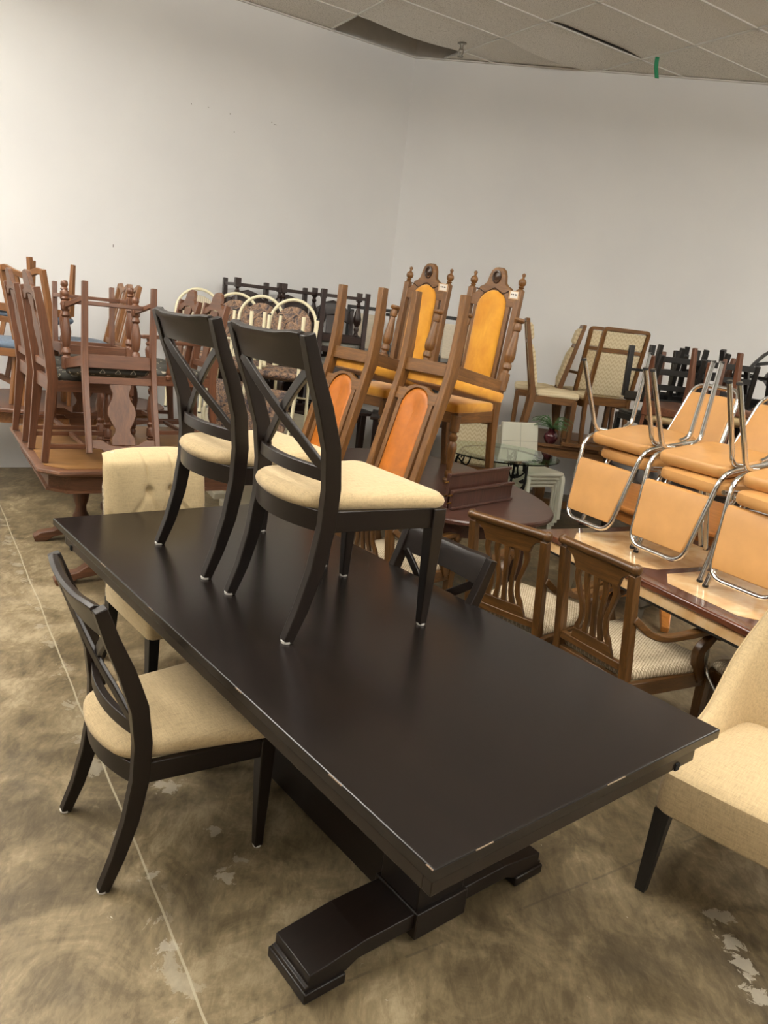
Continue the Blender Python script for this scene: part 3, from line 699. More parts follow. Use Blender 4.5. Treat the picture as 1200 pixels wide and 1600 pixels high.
def floral():
    if 'floral_tapestry' in MATS: return MATS['floral_tapestry']
    n=NT('floral_tapestry',.9,0,.2); a=n.noise(n.coord(),7,4,.6,2.); b=n.noise(n.coord(),16,5,.7,2.5)
    c=n.ramp(a,[(.36,(62,58,66)),(.44,(120,104,94)),(.5,(170,138,112)),(.56,(128,112,104)),(.66,(84,80,84))])
    d=n.ramp(b,[(.45,(255,255,255)),(.5,(110,100,100)),(.55,(255,255,255))]); n.color(n.mix(.8,c,d,'MULTIPLY')); MATS['floral_tapestry']=n.m; return n.m
def cream_chair(plainback=False):
    t=thing('metal_chair','x','chair')
    hoop=[(-.2,-.23,.44)]
    pts=[(-.2,-.21,.02),(-.2,-.2,.45)]+[(.2*cos(R(a)),-.2-.12*(.86+.17*sin(R(a))-.45)/.58,.84+.2*sin(R(a))) for a in range(180,-1,-12)]+[(.2,-.2,.45),(.2,-.21,.02)]
    part('hoop_frame',MB().tube(pts,.014,10),CRM,t,0,60)
    P=[]
    for k in range(0,181,12): P.append((.165*cos(R(k)),.82+.165*sin(R(k))))
    P+=[(-.165,.57),(.165,.57)]
    fn=lambda dy:(lambda u,v,s:(u,-.2-.12*(v-.45)/.58+dy+(-.014 if s else .014),v))
    if plainback:
        n=NT('ribbed_cream',.8,0,.3); w=n.N.new('ShaderNodeTexWave'); w.inputs['Scale'].default_value=18; w.bands_direction='X'; n.link(n.coord(),w.inputs['Vector'])
        n.color(n.ramp(w.outputs['Fac'],[(.3,(176,166,146)),(.7,(206,196,174))])); mt=n.m
    else: mt=floral()
    part('backrest',MB().prism(P,fn(0)),mt,t,.008,38,3)
    part('seat',cushion(.4,.43,-.19,.23,.44,.05,.02,.08,0,.02),floral(),t,0)
    part('seat_frame',MB().tube([(-.2,-.19,.435),(-.205,.2,.435),(.205,.2,.435),(.2,-.19,.435)],.012,8,.06),CRM,t,0,60)
    for sg in (-1,1):
        l=part('front_leg',MB().tube([(sg*.19,.17,.43),(sg*.2,.21,0)],.0135,10),CRM,t,0,60)
        part('leg_cap',MB().lathe((sg*.2,.21,0),(sg*.2,.21,.012),[(0,.0145),(1,.015)],10),plain('rubber_black',(24,22,20),.7),l,0)
    part('brace',MB().tube([(-.2,-.2,.25),(.2,-.2,.25)],.008,8),CRM,t,0,60)
    return t
cc=cream_chair(); MG='cream metal chairs stacked on the white table'
cc['label']='cream metal hoop-back chair with floral pad, rightmost of the hoop backs'
c2=dup(cc,'cream metal hoop-back chair with floral pad, second hoop back from the right')
c3=dup(cc,'cream metal hoop-back chair with dark floral pad, right of the walnut crest')
c4=cream_chair(True); c4['label']='cream metal hoop-back chair with plain ribbed back between two walnut crests'
c5=dup(cc,'upside-down cream metal chair, its floral back seen through the nearer cross-back chair')
c6=dup(cc,'upside-down cream metal chair, capped legs rising behind the two cross-back chairs')
for o in (cc,c2,c3,c4,c5,c6): o['group']=MG
place(cc,-.98,6.22,.752,-98); place(c2,-1.30,6.50,.752,-98); place(c3,-1.52,6.80,.752,-85); place(c4,-1.88,6.95,.752,-80)
place(c5,-.92,5.98,1.68,82,True,4); place(c6,-1.26,6.26,1.68,82,True,4)
# ------------------------------------------------------------------ dark carved chairs along the left wall
def dark_chair(carved=True):
    t=thing('carved_chair','x','chair')
    hw=.2
    G=linen('grey_moquette',(142,142,134),.2)
    def yb(z): return -.2-(.02*(.45-z)/.45 if z<.45 else .1*((z-.45)/.65))
    for sg in (-1,1):
        part('back_post',MB().sweep([(sg*hw,yb(z),z) for z in (0,.45,.7,1.0)],.04,.042),ESP('z'),t,.003)
        part('front_leg',MB().lathe((sg*.215,.2,.07),(sg*.215,.2,.4),[(0,.02),(.06,.014),(.12,.024),(.18,.014),(.3,.026),(.5,.04),(.62,.036),(.72,.018),(.8,.026),(.88,.016),(1,.026)],12).box((sg*.215,.2,.035),(.05,.05,.08)).box((sg*.215,.2,.42),(.052,.052,.07)),ESP('z'),t,.002)
        part('side_rail',rod((sg*.2,-.2,.42),(sg*.215,.2,.42),.026,.06),ESP('y'),t,.002)
        part('side_stretcher',rod((sg*.2,-.21,.05),(sg*.215,.2,.05),.02,.024),ESP('y'),t,.002)
    cr=[(-.21,.86),(-.22,.93),(-.19,.95),(-.17,1.0),(-.14,1.02),(-.1,1.06),(0,1.09)]
    cr=cr+[(-x,z) for x,z in cr[-2::-1]]+[(.14,.88),(.08,.93),(0,.945),(-.08,.93),(-.14,.88)]
    sl=lambda th:(lambda u,v,s:(u,yb(v)+(-th/2 if s else th/2),v))
    part('carved_crest',MB().prism(cr,sl(.04)),ESP('x'),t,.006)
    v=[(.075,.52),(.08,.56),(.065,.7),(.06,.85),(.07,.95)]
    part('splat',MB().prism(v+[(-x,z) for x,z in v[::-1]],sl(.016)),ESP('z'),t,.002)
    part('lower_rail',MB().box((0,yb(.52),.52),(.38,.028,.05)),ESP('x'),t,.002); part('rear_rail',MB().box((0,-.2,.42),(.38,.028,.06)),ESP('x'),t,.002); part('front_rail',MB().box((0,.2,.42),(.4,.028,.06)),ESP('x'),t,.002)
    part('front_stretcher',MB().box((0,.2,.05),(.41,.022,.024)),ESP('x'),t,.002); part('rear_stretcher',MB().box((0,-.21,.05),(.38,.022,.024)),ESP('x'),t,.002)
    part('seat',cushion(.4,.44,-.18,.22,.445,.06,.03,.06,0,.02),G,t,0)
    return t
dc=dark_chair(); DG='dark carved chairs against the left wall'
dc['label']='dark carved-crest chair with grey seat, upright left of the golden oak chairs'
def wallpt(s,off=0): # distance s left of the corner along the left wall, off into the room
    a=R(32); return (-.23-s*cos(a)+off*sin(a),8.87-s*sin(a)-off*cos(a))
place(dc,-.68,7.80,.752,-72)
d2=dup(dc,'upside-down dark chair, leftmost square leg tips above the cream hoop backs')
d3=dup(dc,'upside-down dark chair, middle of the row of square leg tips joined by rails')
d4=dup(dc,'upside-down dark chair, turned legs in the air left of the golden oak chair legs')
for o in (dc,d2,d3,d4): o['group']=DG
place(d2,-1.50,7.58,1.93,-60,True,s=1.06); place(d3,-1.14,7.80,1.93,-60,True,s=1.06); place(d4,-.66,7.68,1.93,106,True,s=1.06)
def dark_table():
    t=thing('dark_table','dark wooden table carrying the dark carved chairs by the left wall','table')
    part('tabletop',MB().box((0,0,.735),(.7,1.6,.03)),ESP('y'),t,.006)
    part('apron',MB().box((.29,0,.68),(.025,1.3,.08)).box((-.29,0,.68),(.025,1.3,.08)).box((0,.64,.68),(.56,.025,.08)).box((0,-.64,.68),(.56,.025,.08)),ESP('y'),t,.002)
    for sx in (-1,1):
        for sy in (-1,1): part('leg',taperleg((sx*.29,sy*.64,.72),(sx*.29,sy*.64,0),.07,.05),ESP('z'),t,.004)
    return t
DT=dark_table(); place(DT,-1.04,7.83,0,32)
# seats that carry the upside-down dark chairs are their own seats' supports: upright mates below
d5=dup(dc,'dark chair upright under the upturned dark chairs, gap above the cream seat'); place(d5,-1.44,7.50,.752,-60); d5['group']=DG
d6=dup(dc,'dark chair upright under the middle upturned dark chair, behind the hoop backs'); place(d6,-1.08,7.72,.752,-60); d6['group']=DG
# ------------------------------------------------------------------ black frame chairs with pale panels
def black_frame_chair():
    t=thing('black_chair','x','chair')
    F=linen('pale_panel',(214,204,184),.08)
    for sg in (-1,1):
        part('back_post',MB().sweep([(sg*.22,-.22-.1*max(0,z-.45),z) for z in (0,.45,1.02)],.032,.032),BLK('z'),t,.004)
        part('front_leg',MB().box((sg*.22,.2,.215),(.032,.032,.43)),BLK('z'),t,.003)
        part('arm',MB().sweep([(sg*.22,-.23,.66),(sg*.235,.0,.65),(sg*.235,.2,.63),(sg*.225,.2,.43)],.03,.026),BLK('y'),t,.003)
        part('side_rail',MB().box((sg*.22,-.01,.41),(.026,.4,.04)),BLK('y'),t,.002)
    part('top_rail',MB().box((0,-.275,1.01),(.47,.034,.034)).box((-.19,-.27,.97),(.05,.028,.03)).box((.19,-.27,.97),(.05,.028,.03)),BLK('x'),t,.003)
    part('lower_rail',MB().box((0,-.24,.55),(.42,.026,.03)),BLK('x'),t,.002); part('front_rail',MB().box((0,.2,.41),(.42,.026,.04)),BLK('x'),t,.002); part('rear_rail',MB().box((0,-.22,.41),(.42,.026,.04)),BLK('x'),t,.002)
    part('back_panel',MB().sweep([(0,-.243,.6),(0,-.262,.95)],.28,.03),F,t,.01)
    part('seat',cushion(.42,.43,-.2,.215,.43,.05,.02,.03,0,.015),F,t,0)
    return t
bf=black_frame_chair(); bf['label']='black square-framed chair with pale back panel, left of the left gold chair'
bf2=dup(bf,'black square-framed chair with pale back panel, behind the left upright gold back')
bf['group']=bf2['group']='black framed chairs behind the gold velvet chairs'
place(bf,-.36,8.14,.752,-82,s=1.04); place(bf2,.10,8.04,.752,-82,s=1.04)
bf3=dup(bf2,'black square-framed chair with pale panel, seen between the two upright gold backs'); place(bf3,.58,8.04,.752,-82,s=1.04)
def side_table():
    t=thing('side_table','dark table carrying the black framed chairs behind the gold velvet chairs','table')
    part('tabletop',MB().box((0,0,.735),(1.2,.62,.03)),ESP('x'),t,.005)
    for sx in (-1,1):
        for sy in (-1,1): part('leg',taperleg((sx*.54,sy*.26,.72),(sx*.54,sy*.26,0),.06,.045),ESP('z'),t,.004)
    return t
ST=side_table(); place(ST,.35,7.98,0,90)
# ------------------------------------------------------------------ back table with cream chairs and a fern
def back_table():
    t=thing('plank_table','brown wooden table at the right wall under cream zigzag chairs','table')
    L,W=1.75,1.15
    part('tabletop',MB().box((0,0,.735),(L,W,.032)),GOK('x'),t,.004)
    [part('apron',MB().box((0,s*(W/2-.05),.675),(L-.1,.025,.09)),GOK('x'),t,.003) for s in (-1,1)]
    for sx in (-1,1):
        part('end_frame',MB().box((sx*.55,-.3,.35),(.09,.06,.7)).box((sx*.55,.3,.35),(.09,.06,.7)).box((sx*.55,0,.1),(.08,.6,.08)),GOK('z'),t,.004)
        part('foot',MB().box((sx*.55,0,.03),(.1,.85,.06)),GOK('y'),t,.006)
    part('stretcher',MB().box((0,-.28,.12),(1.3,.05,.08)),GOK('x'),t,.004)
    return t
BK=back_table(); place(BK,2.12,7.72,0,82)
def cream_back_chair(arm=False):
    t=thing('upholstered_chair','x','chair')
    if 'zigzag' not in MATS:
        n=NT('zigzag',.9,0,.2); s=n.sep(n.coord()); tri=n.math('PINGPONG',s[0],.022); w=n.math('ADD',s[2],n.math('MULTIPLY',tri,1.3))
        st=n.math('PINGPONG',w,.02); f=n.math('ADD',n.math('MULTIPLY',st,28),n.math('MULTIPLY',n.noise(n.coord(),160,3),.5))
        n.color(n.ramp(f,[(.25,(202,182,142)),(.5,(222,206,170)),(.8,(230,216,184))])); n.bump(f,.2,.002); MATS['zigzag']=n.m
    Z=MATS['zigzag']
    hw=.215
    def yb(z): return -.2-(.06*((.45-z)/.45)**1.5 if z<.45 else .15*((z-.45)/.65))
    pts=[(-hw,yb(z),z) for z in (0,.15,.3,.45,.7,.95)]
    for sg in (-1,1): part('back_post',MB().sweep([(sg*hw,yb(z),z) for z in (0,.1,.2,.32,.45,.6,.8,1.0,1.1)],.034,[.04,.042,.046,.05,.052,.046,.042,.038,.034]),GOK('z'),t,.004)
    part('top_rail',MB().sweep(fillet([(-hw,yb(1.06),1.06),(-hw,yb(1.115),1.115),(hw,yb(1.115),1.115),(hw,yb(1.06),1.06)],.03,5),.034,.034,(0,1,0)),GOK('x'),t,.003)
    part('cross_rail',MB().box((0,yb(.92),.92),(.4,.028,.035)),GOK('x'),t,.003); part('rear_rail',MB().box((0,yb(.46),.44),(.4,.03,.08)),GOK('x'),t,.003)
    for z0,z1 in ((.5,.9),(.94,1.095)):
        L=[]
        for k in range(7):
            q=k/6; z=z0+(z1-z0)*q; e=.02 if k in (0,6) else 0
            L.append([(-.196,yb(z)+.014,z),(-.18,yb(z)+.05-e,z),(.18,yb(z)+.05-e,z),(.196,yb(z)+.014,z),(.196,yb(z)-.008,z),(-.196,yb(z)-.008,z)])
        part('back_pad',MB().loft(L),Z,t,.006,40)
    part('seat',cushion(.42,.46,-.19,.24,.43,.055,.02,.05,0,.02),Z,t,0)
    for sg in (-1,1):
        part('front_leg',MB().box((sg*.21,.2,.21),(.044,.044,.42)),GOK('z'),t,.003)
        part('side_rail',rod((sg*.21,-.19,.4),(sg*.21,.2,.4),.026,.065),GOK('y'),t,.003)
        if arm: part('arm',MB().sweep([(sg*.22,-.24,.66),(sg*.24,.0,.66),(sg*.24,.16,.64),(sg*.225,.2,.44)],.036,.028),GOK('y'),t,.004)
    part('front_rail',MB().box((0,.2,.4),(.4,.026,.065)),GOK('x'),t,.003)
    return t
pc=cream_back_chair(); PG='oak chairs with cream zigzag upholstery'
pc['label']='oak chair with cream pads facing right, leftmost on the wall table'
p2=dup(pc,'oak chair with two cream back pads facing left, behind the fern')
p3=dup(pc,'oak chair turning its cream zigzag back panel to the camera on the wall table')
p4=cream_back_chair(True); p4['label']='oak armchair with cream zigzag back, half hidden behind the other zigzag back'
p5=dup(pc,'oak chair with cream zigzag back on the floor behind the glass table')
for o in (pc,p2,p3,p4,p5): o['group']=PG
place(pc,1.50,7.52,.752,-6); place(p2,1.44,8.04,.752,172); place(p3,1.97,7.60,.752,100); place(p4,1.98,8.12,.752,98); place(p5,.78,7.3,0,75)
# fern in a dark red vase
f=thing('potted_fern','small green fern in a dark red round vase on the wall table','plant')
part('vase',MB().lathe((0,0,0),(0,0,.16),[(0,.04),(.1,.055),(.35,.075),(.6,.07),(.8,.045),(.92,.03),(1,.036)],18),plain('oxblood_glaze',(70,22,30),.15,0,.5,.3),f,0)
m=MB()
for i in range(44):
    a=rnd.uniform(0,2*PI); l=rnd.uniform(.13,.25); up=rnd.uniform(.0,.1)
    P=[Vector((cos(a)*l*k,sin(a)*l*k,.16+up*4*k*(1-k*.8))) for k in (0,.2,.4,.6,.8,1)]
    m.sweep(P,.004,.003,(0,0,1))
    d=Vector((-sin(a),cos(a),0))
    for k in range(12):
        q=(k+1)/13*5; j=int(q); p=P[j].lerp(P[min(j+1,5)],q-j); w=.045*(1-k/15)
        for s in (-1,1): m.add([p,p+d*s*w+Vector((cos(a),sin(a),.2))*.012,p+Vector((cos(a),sin(a),0))*.012],[(0,1,2)])
part('fronds',m,plain('fern_green',(92,128,80),.6,0,.4,0,.25,30),f,0)
place(f,1.50,7.26,.752,0,s=.9)
tr=MB().box((0,0,.01),(.5,.24,.02)).box((0,-.13,.018),(.52,.02,.036)).box((0,.13,.018),(.52,.02,.036)).box((-.26,0,.018),(.02,.26,.036)).box((.26,0,.018),(.02,.26,.036))
o=part('wooden_tray',tr,GOK('x'),None,.003); tag(o,'flat brown wooden board with raised rim on the wall table front edge','tray'); place(o,1.88,7.27,.752,82)
# ------------------------------------------------------------------ glass table with wrought iron base, white chairs
def glass_table():
    t=thing('glass_table','round glass table on black wrought iron scroll legs','table')
    n=NT('clear_glass',.02,0,.5); n.b.inputs['Transmission Weight'].default_value=1; n.b.inputs['IOR'].default_value=1.45; n.color((214,236,226)); GL=n.m
    def ring(r,z): return [(r*cos(2*PI*k/64),r*sin(2*PI*k/64),z) for k in range(64)]
    part('glass_top',MB().loft([ring(.496,.733),ring(.5,.736),ring(.5,.741),ring(.496,.744)]),GL,t,0,30)
    I=plain('wrought_iron',(26,25,24),.5,.6)
    for k in range(3):
        a=R(30+120*k); c,s=cos(a),sin(a)
        def P(l): return [(r*c,r*s,z) for r,z in l]
        l=part('scroll_leg',MB().tube(spline(P([(.33,.73),(.37,.62),(.34,.45),(.22,.3),(.16,.18),(.22,.06),(.33,.01)]),6),.011,8),I,t,0,60)
        part('scroll',MB().tube(spline(P([(.36,.66),(.28,.6),(.25,.68),(.31,.71),(.33,.66)]),5),.007,8),I,l,0,60)
        part('vine',MB().tube(spline([(.3*c-.06*s,.3*s+.06*c,.72),(.33*c-.03*s,.33*s+.03*c,.55),(.27*c+.04*s,.27*s-.04*c,.42),(.19*c,.19*s,.3)],6),.006,8),I,l,0,60)
        m=MB()
        for j in range(7):
            z=.66-.05*j; r=.31-.012*j; q=(-1)**j*.05
            m.add([(r*c,r*s,z),(r*c-q*s,r*s+q*c,z+.02),(r*c-q*1.3*s,r*s+q*1.3*c,z-.02),(r*c-q*.4*s,r*s+q*.4*c,z-.02)],[(0,1,2,3)])
        part('iron_leaf',m,I,l,0)
    part('ring',MB().tube([(.33*cos(2*PI*k/32),.33*sin(2*PI*k/32),.725) for k in range(32)],.008,8,closed=True),I,t,0,60)
    part('lower_ring',MB().tube([(.16*cos(2*PI*k/24),.16*sin(2*PI*k/24),.18) for k in range(24)],.008,8,closed=True),I,t,0,60)
    return t
GT=glass_table(); place(GT,.93,6.42,0,0)
def white_chair():
    t=thing('white_chair','x','chair')
    WV=plain('white_vinyl',(232,230,212),.4,0,.5)
    L=[]
    for k in range(9):
        q=k/8; z=.40+.41*q; y=-.19-.08*q; e=.006 if k==8 else 0
        L.append([(-.215+e,y+.018,z),(.215-e,y+.018,z),(.215-e,y-.018,z),(-.215+e,y-.018,z)])
    b=part('backrest',MB().loft(L),WV,t,.01,40,3)
    st=plain('stitch_grey',(180,178,162),.7)
    part('stitching',MB().sweep([(0,-.19+.0185,.42),(0,-.27+.0185,.805)],.004,.002).sweep([(-.21,-.235+.0165,.64),(.21,-.235+.0165,.64)],.004,.002,(0,0,1)),st,b,0)
    part('seat',cushion(.43,.43,-.2,.22,.40,.035,.005,.03,0,.012),WV,t,0)
    for sg in (-1,1):
        part('front_leg',MB().sweep(fillet([(sg*.2,.1,.405),(sg*.2,.215,.405),(sg*.2,.235,0)],.07,5),.04,lerp_list([.04,.036,.026],8),(1,0,0)),WV,t,.004)
        part('rear_leg',MB().sweep([(sg*.2,-.19,.42),(sg*.2,-.26,0)],.036,[.04,.026]),WV,t,.004)
    return t
wh=white_chair(); WHG='white vinyl chairs nested in a stack'
wh['label']='white vinyl chair topmost of the stack, its stitched back beside the glass table'
wl=['white vinyl chair second from the top of the nested stack','white vinyl chair third from the top of the nested stack','white vinyl chair at the bottom of the nested stack']
fx,fy=cos(R(-60)),sin(R(-60))
for k,o in enumerate([wh]+[dup(wh,l) for l in wl]):
    o['group']=WHG; place(o,1.26-k*.03*fx+.09*fx,7.0-k*.03*fy+.09*fy,.04*(3-k),-60)
# ------------------------------------------------------------------ black and brown chairs at the back right
def ladder_chair():
    t=thing('black_ladder_chair','x','chair')
    hw=.2
    def yb(z): return -.2-(.08*((.45-z)/.45)**1.3 if z<.45 else .13*((z-.45)/.5))
    for sg in (-1,1):
        part('back_post',MB().sweep([(sg*hw,yb(z),z) for z in (0,.12,.25,.45,.65,.95)],.034,[.036,.042,.046,.05,.044,.034]),BLK('z'),t,.003)
        part('front_leg',MB().box((sg*.21,.2,.215),(.042,.042,.43)),BLK('z'),t,.003)
        part('side_rail',rod((sg*.2,-.2,.41),(sg*.21,.2,.41),.024,.05),BLK('y'),t,.002)
    for z in (.58,.7,.82,.92): part('rung',MB().box((0,yb(z),z),(.38,.018,.045)),BLK('x'),t,.003)
    part('front_rail',MB().box((0,.2,.41),(.39,.024,.05)),BLK('x'),t,.002); part('rear_rail',MB().box((0,-.2,.41),(.38,.024,.05)),BLK('x'),t,.002); part('front_stretcher',MB().box((0,.2,.2),(.39,.018,.024)),BLK('x'),t,.002)
    part('seat',cushion(.41,.43,-.2,.22,.432,.03,.01,.03,0,.01),plain('black_vinyl',(30,28,27),.4),t,0)
    return t
lc=ladder_chair(); LG2='black slatted chairs stacked upside down at the back right'
lb=['upside-down black chair nearest the zigzag back, leftmost in the black stack','upside-down black chair second in the black stack, wide legs upright','upside-down black chair in the middle of the black stack','upside-down black chair with steeply leaning legs, right end of the black stack']
lc['label']=lb[0]
for k,o in enumerate([lc]+[dup(lc,l) for l in lb[1:]]):
    o['group']=LG2; place(o,(2.20,2.36,2.56,2.74)[k],(6.6,6.55,6.5,6.45)[k],(1.76,1.77,1.76,1.75)[k],(100,100,70,45)[k],True,(4,0,-8,-14)[k])
lu=dup(lc,'black chair standing upright under the black stack'); lu['group']=LG2; place(lu,2.15,6.45,.752,100)
lu2=dup(lc,'black chair standing upright under the right half of the black stack'); lu2['group']=LG2; place(lu2,2.6,6.4,.752,80)
def right_table():
    t=thing('dark_table','dark table at the back right carrying the black and brown chairs','table')
    part('tabletop',MB().box((0,0,.735),(1.7,1.15,.03)),ESP('x'),t,.005)
    [part('apron',MB().box((0,s*.5,.68),(1.5,.025,.08)),ESP('x'),t,.003) for s in (-1,1)]
    for sx in (-1,1):
        for sy in (-1,1): part('leg',taperleg((sx*.75,sy*.47,.72),(sx*.75,sy*.47,0),.07,.05),ESP('z'),t,.004)
    return t
RTb=right_table(); place(RTb,2.75,6.22,0,90)
def barrel_chair():
    t=thing('barrel_chair','x','chair')
    B=linen('tan_cushion',(190,170,128),.12)
    for sg in (-1,1):
        part('back_leg',MB().sweep([(sg*.2,-.26,0),(sg*.2,-.2,.3),(sg*.2,-.19,.45)],[.03,.045,.05],[.03,.045,.05]),RED('z'),t,.004)
        part('front_leg',MB().sweep([(sg*.23,.25,0),(sg*.225,.21,.25),(sg*.22,.2,.45)],[.03,.042,.05],[.03,.042,.05]),RED('z'),t,.004)
    pts=spline([(-.25,.2,.62),(-.27,0,.65),(-.24,-.19,.74),(-.12,-.27,.8),(0,-.29,.81),(.12,-.27,.8),(.24,-.19,.74),(.27,0,.65),(.25,.2,.62)],5)
    part('bent_rail',MB().sweep(pts,.05,.03,(0,0,1)),RED('x'),t,.005)
    for x,y,z in ((-.25,.15,.62),(.25,.15,.62),(-.23,-.2,.72),(.23,-.2,.72),(-.08,-.27,.78),(.08,-.27,.78)): part('spindle',MB().sweep([(x*.9,y*.95,.44),(x,y,z)],.028,.02),RED('z'),t,.003)
    part('seat_frame',cushion(.46,.48,-.22,.23,.38,.06,.0,.08,0,.01),RED('y'),t,0)
    part('cushion',cushion(.43,.45,-.2,.22,.44,.06,.025,.08,0,.025),B,t,0)
    return t
bb=barrel_chair(); BBG='brown bent-rail chairs turned upside down at the back right'
bl=['upside-down brown chair whose tapered legs rise left of the first peach back','upside-down brown chair whose legs rise between the two peach backs','brown chair with tan cushion at the right photo edge above the second peach back']
bb['label']=bl[0]
bq=[bb]+[dup(bb,l) for l in bl[1:]]
for o in bq: o['group']=BBG
place(bq[0],2.16,5.95,1.71,60,True,-4); place(bq[1],2.52,5.9,1.76,30,True,5); place(bq[2],2.95,5.9,.752,150)
def ornate_chair():
    t=thing('ornate_chair','black chair with pierced rounded back at the right photo edge by the wall','chair')
    hw=.16
    O=[]; I=[]
    for k in range(24):
        a=2*PI*k/24; r=1+.05*cos(4*a)
        O.append((.2*sin(a)*r,.83+.25*cos(a)*r)); 
    yb=lambda z:-.2-.1*(z-.45)
    part('back_hoop',MB().sweep([(x,yb(z),z) for x,z in O],.05,.024,(0,1,0),0,True),BLK('z'),t,.004)
    part('pierced_splat',MB().sweep(spline([(0,yb(1.05),1.05),(-.05,yb(.95),.95),(.03,yb(.85),.85),(-.04,yb(.75),.75),(0,yb(.6),.6)],5),.07,.018).sweep([(-.18,yb(.86),.86),(0,yb(.82),.82),(.18,yb(.86),.86)],.03,.018,(0,0,1)).sweep([(-.17,yb(.95),.95),(0,yb(.99),.99),(.17,yb(.95),.95)],.03,.018,(0,0,1)),BLK('z'),t,.004)
    for sg in (-1,1):
        part('back_leg',MB().sweep([(sg*.18,-.26,0),(sg*.18,-.2,.45),(sg*.12,-.21,.62)],.036,.036),BLK('z'),t,.004)
        part('front_leg',taperleg((sg*.2,.2,.42),(sg*.2,.22,0),.042,.028),BLK('z'),t,.004)
    part('seat_rail',MB().box((0,0,.41),(.42,.42,.05)),BLK('x'),t,.006)
    part('seat',cushion(.4,.43,-.19,.21,.43,.04,.02,.05,0,.015),plain('black_vinyl',(30,28,27),.4),t,0)
    return t
oc=ornate_chair(); place(oc,3.15,6.5,.752,-100)
# ------------------------------------------------------------------ room
CZ=4.38; C0=(-.23,8.87)
A1=R(212); A2=R(-7.35)
wl_end=(C0[0]+12*cos(A1),C0[1]+12*sin(A1)); wr_end=(C0[0]+12*cos(A2),C0[1]+12*sin(A2))
BY=-6.0
def wall(name,p,q,h=4.385,th=.12,mat=None,z0=0):
    d=Vector((q[0]-p[0],q[1]-p[1],0)); n=Vector((d.y,-d.x,0)).normalized()
    c=Vector(((p[0]+q[0])/2,(p[1]+q[1])/2,0)); 
    if n.dot(Vector((0,0,0))-c)>0: n=-n        # outward
    a,b=Vector((p[0],p[1],0)),Vector((q[0],q[1],0))
    m=MB().loft([[v+Vector((0,0,z0)) for v in (a,b,b+n*th,a+n*th)],[v+Vector((0,0,h)) for v in (a,b,b+n*th,a+n*th)]])
    o=part(name,m,mat or PAINT,None,0); o['kind']='structure'; return o
n=NT('wall_paint',.6,0,.3)
f=n.noise(n.coord(),1.2,4,.5); n.color(n.ramp(f,[(.3,(224,224,224)),(.7,(230,230,229))])); n.bump(n.noise(n.coord(),90,2),.04,.001); PAINT=n.m
wall('wall_left',wl_end,C0); wall('wall_right',C0,wr_end)
RAW=plain('raw_board',(196,192,186),.9,0,.2,0,.08,2)
wall('wall_left_above',wl_end,C0,5.3,.12,RAW,4.385); wall('wall_right_above',C0,wr_end,5.3,.12,RAW,4.385)
def trim(name,p,q):
    d=Vector((q[0]-p[0],q[1]-p[1],0)).normalized(); nn=Vector((d.y,-d.x,0))
    if nn.dot(Vector((0,0,0))-Vector((p[0],p[1],0)))<0: nn=-nn
    o=part(name,MB().sweep([Vector((p[0],p[1],4.372))+nn*.012,Vector((q[0],q[1],4.372))+nn*.012],.024,.012,nn),plain('grid_white',(214,212,206),.5),None,0); o['kind']='structure'
trim('trim_1',wl_end,C0); trim('trim_2',C0,wr_end)
# small marks and nail holes on the walls
mk=plain('scuff_mark',(120,114,108),.9)
def wall_mark(s,z,w,h):
    m=MB().box((0,0,0),(w*.6,.002,h*.6)); o=part('wall_scuff',m,mk,None,0)
    tag(o,kind='structure'); x=C0[0]+s*cos(A1); y=C0[1]+s*sin(A1)
    o.matrix_world=Matrix.Translation((x+.001*sin(R(32)),y-.001*cos(R(32)),z))@Matrix.Rotation(R(32),4,'Z')
for q_ in ((2.32,3.42,.008,.02),(2.16,3.424,.02,.006),(1.95,3.416,.012,.016),(1.49,3.418,.05,.006),(1.53,3.43,.012,.01),(2.98,2.085,.012,.04),(1.9,3.27,.01,.01)): wall_mark(*q_)
wall('wall_side',wr_end,(wr_end[0],BY)); wall('wall_back',(wr_end[0],BY),(wl_end[0],BY)); wall('wall_far',(wl_end[0],BY),wl_end)
# floor
n=NT('sealed_concrete',.5,0,.4)
co=n.coord()
big=n.noise(co,.9,6,.6,.6); mid=n.noise(co,3.6,9,.7,.9); fine=n.noise(n.coord((1,.35,1),(0,0,.5)),34,8,.75,.6)
f=n.math('ADD',n.math('MULTIPLY',big,.42),n.math('ADD',n.math('MULTIPLY',mid,.42),n.math('MULTIPLY',fine,.22)))
base=n.ramp(f,[(.40,(64,54,39)),(.49,(100,87,64)),(.55,(126,111,84)),(.64,(164,148,119))])
ang=math.atan2(1.51-5.62,-.29+2.96)
v=n.coord((1,1,1)); s=n.sep(v)
# signed distance to the saw joint through (-2.96,5.62)-(-.29,1.51)
nx,ny=-sin(ang),cos(ang); d0=-(-2.96*nx+5.62*ny)
dist=n.math('ADD',n.math('ADD',n.math('MULTIPLY',s[0],nx),n.math('MULTIPLY',s[1],ny)),d0)
wob=n.math('MULTIPLY',n.math('SUBTRACT',n.noise(co,2.5,3),.5),.02)
ad=n.math('ABSOLUTE',n.math('ADD',dist,wob))
line=n.math('LESS_THAN',ad,.0035)
band=n.math('SUBTRACT',1,n.math('MULTIPLY',n.math('ABSOLUTE',n.math('SUBTRACT',dist,-.03)),9),None,True)
pn=n.noise(co,7,6,.7,.5)
patch=n.math('MULTIPLY',n.math('GREATER_THAN',n.math('ADD',pn,n.math('MULTIPLY',band,.16)),.69),band)
col=n.mix(n.math('MULTIPLY',patch,.42),base,(176,168,150))
col=n.mix(n.math('MULTIPLY',line,.75),col,(176,166,142))
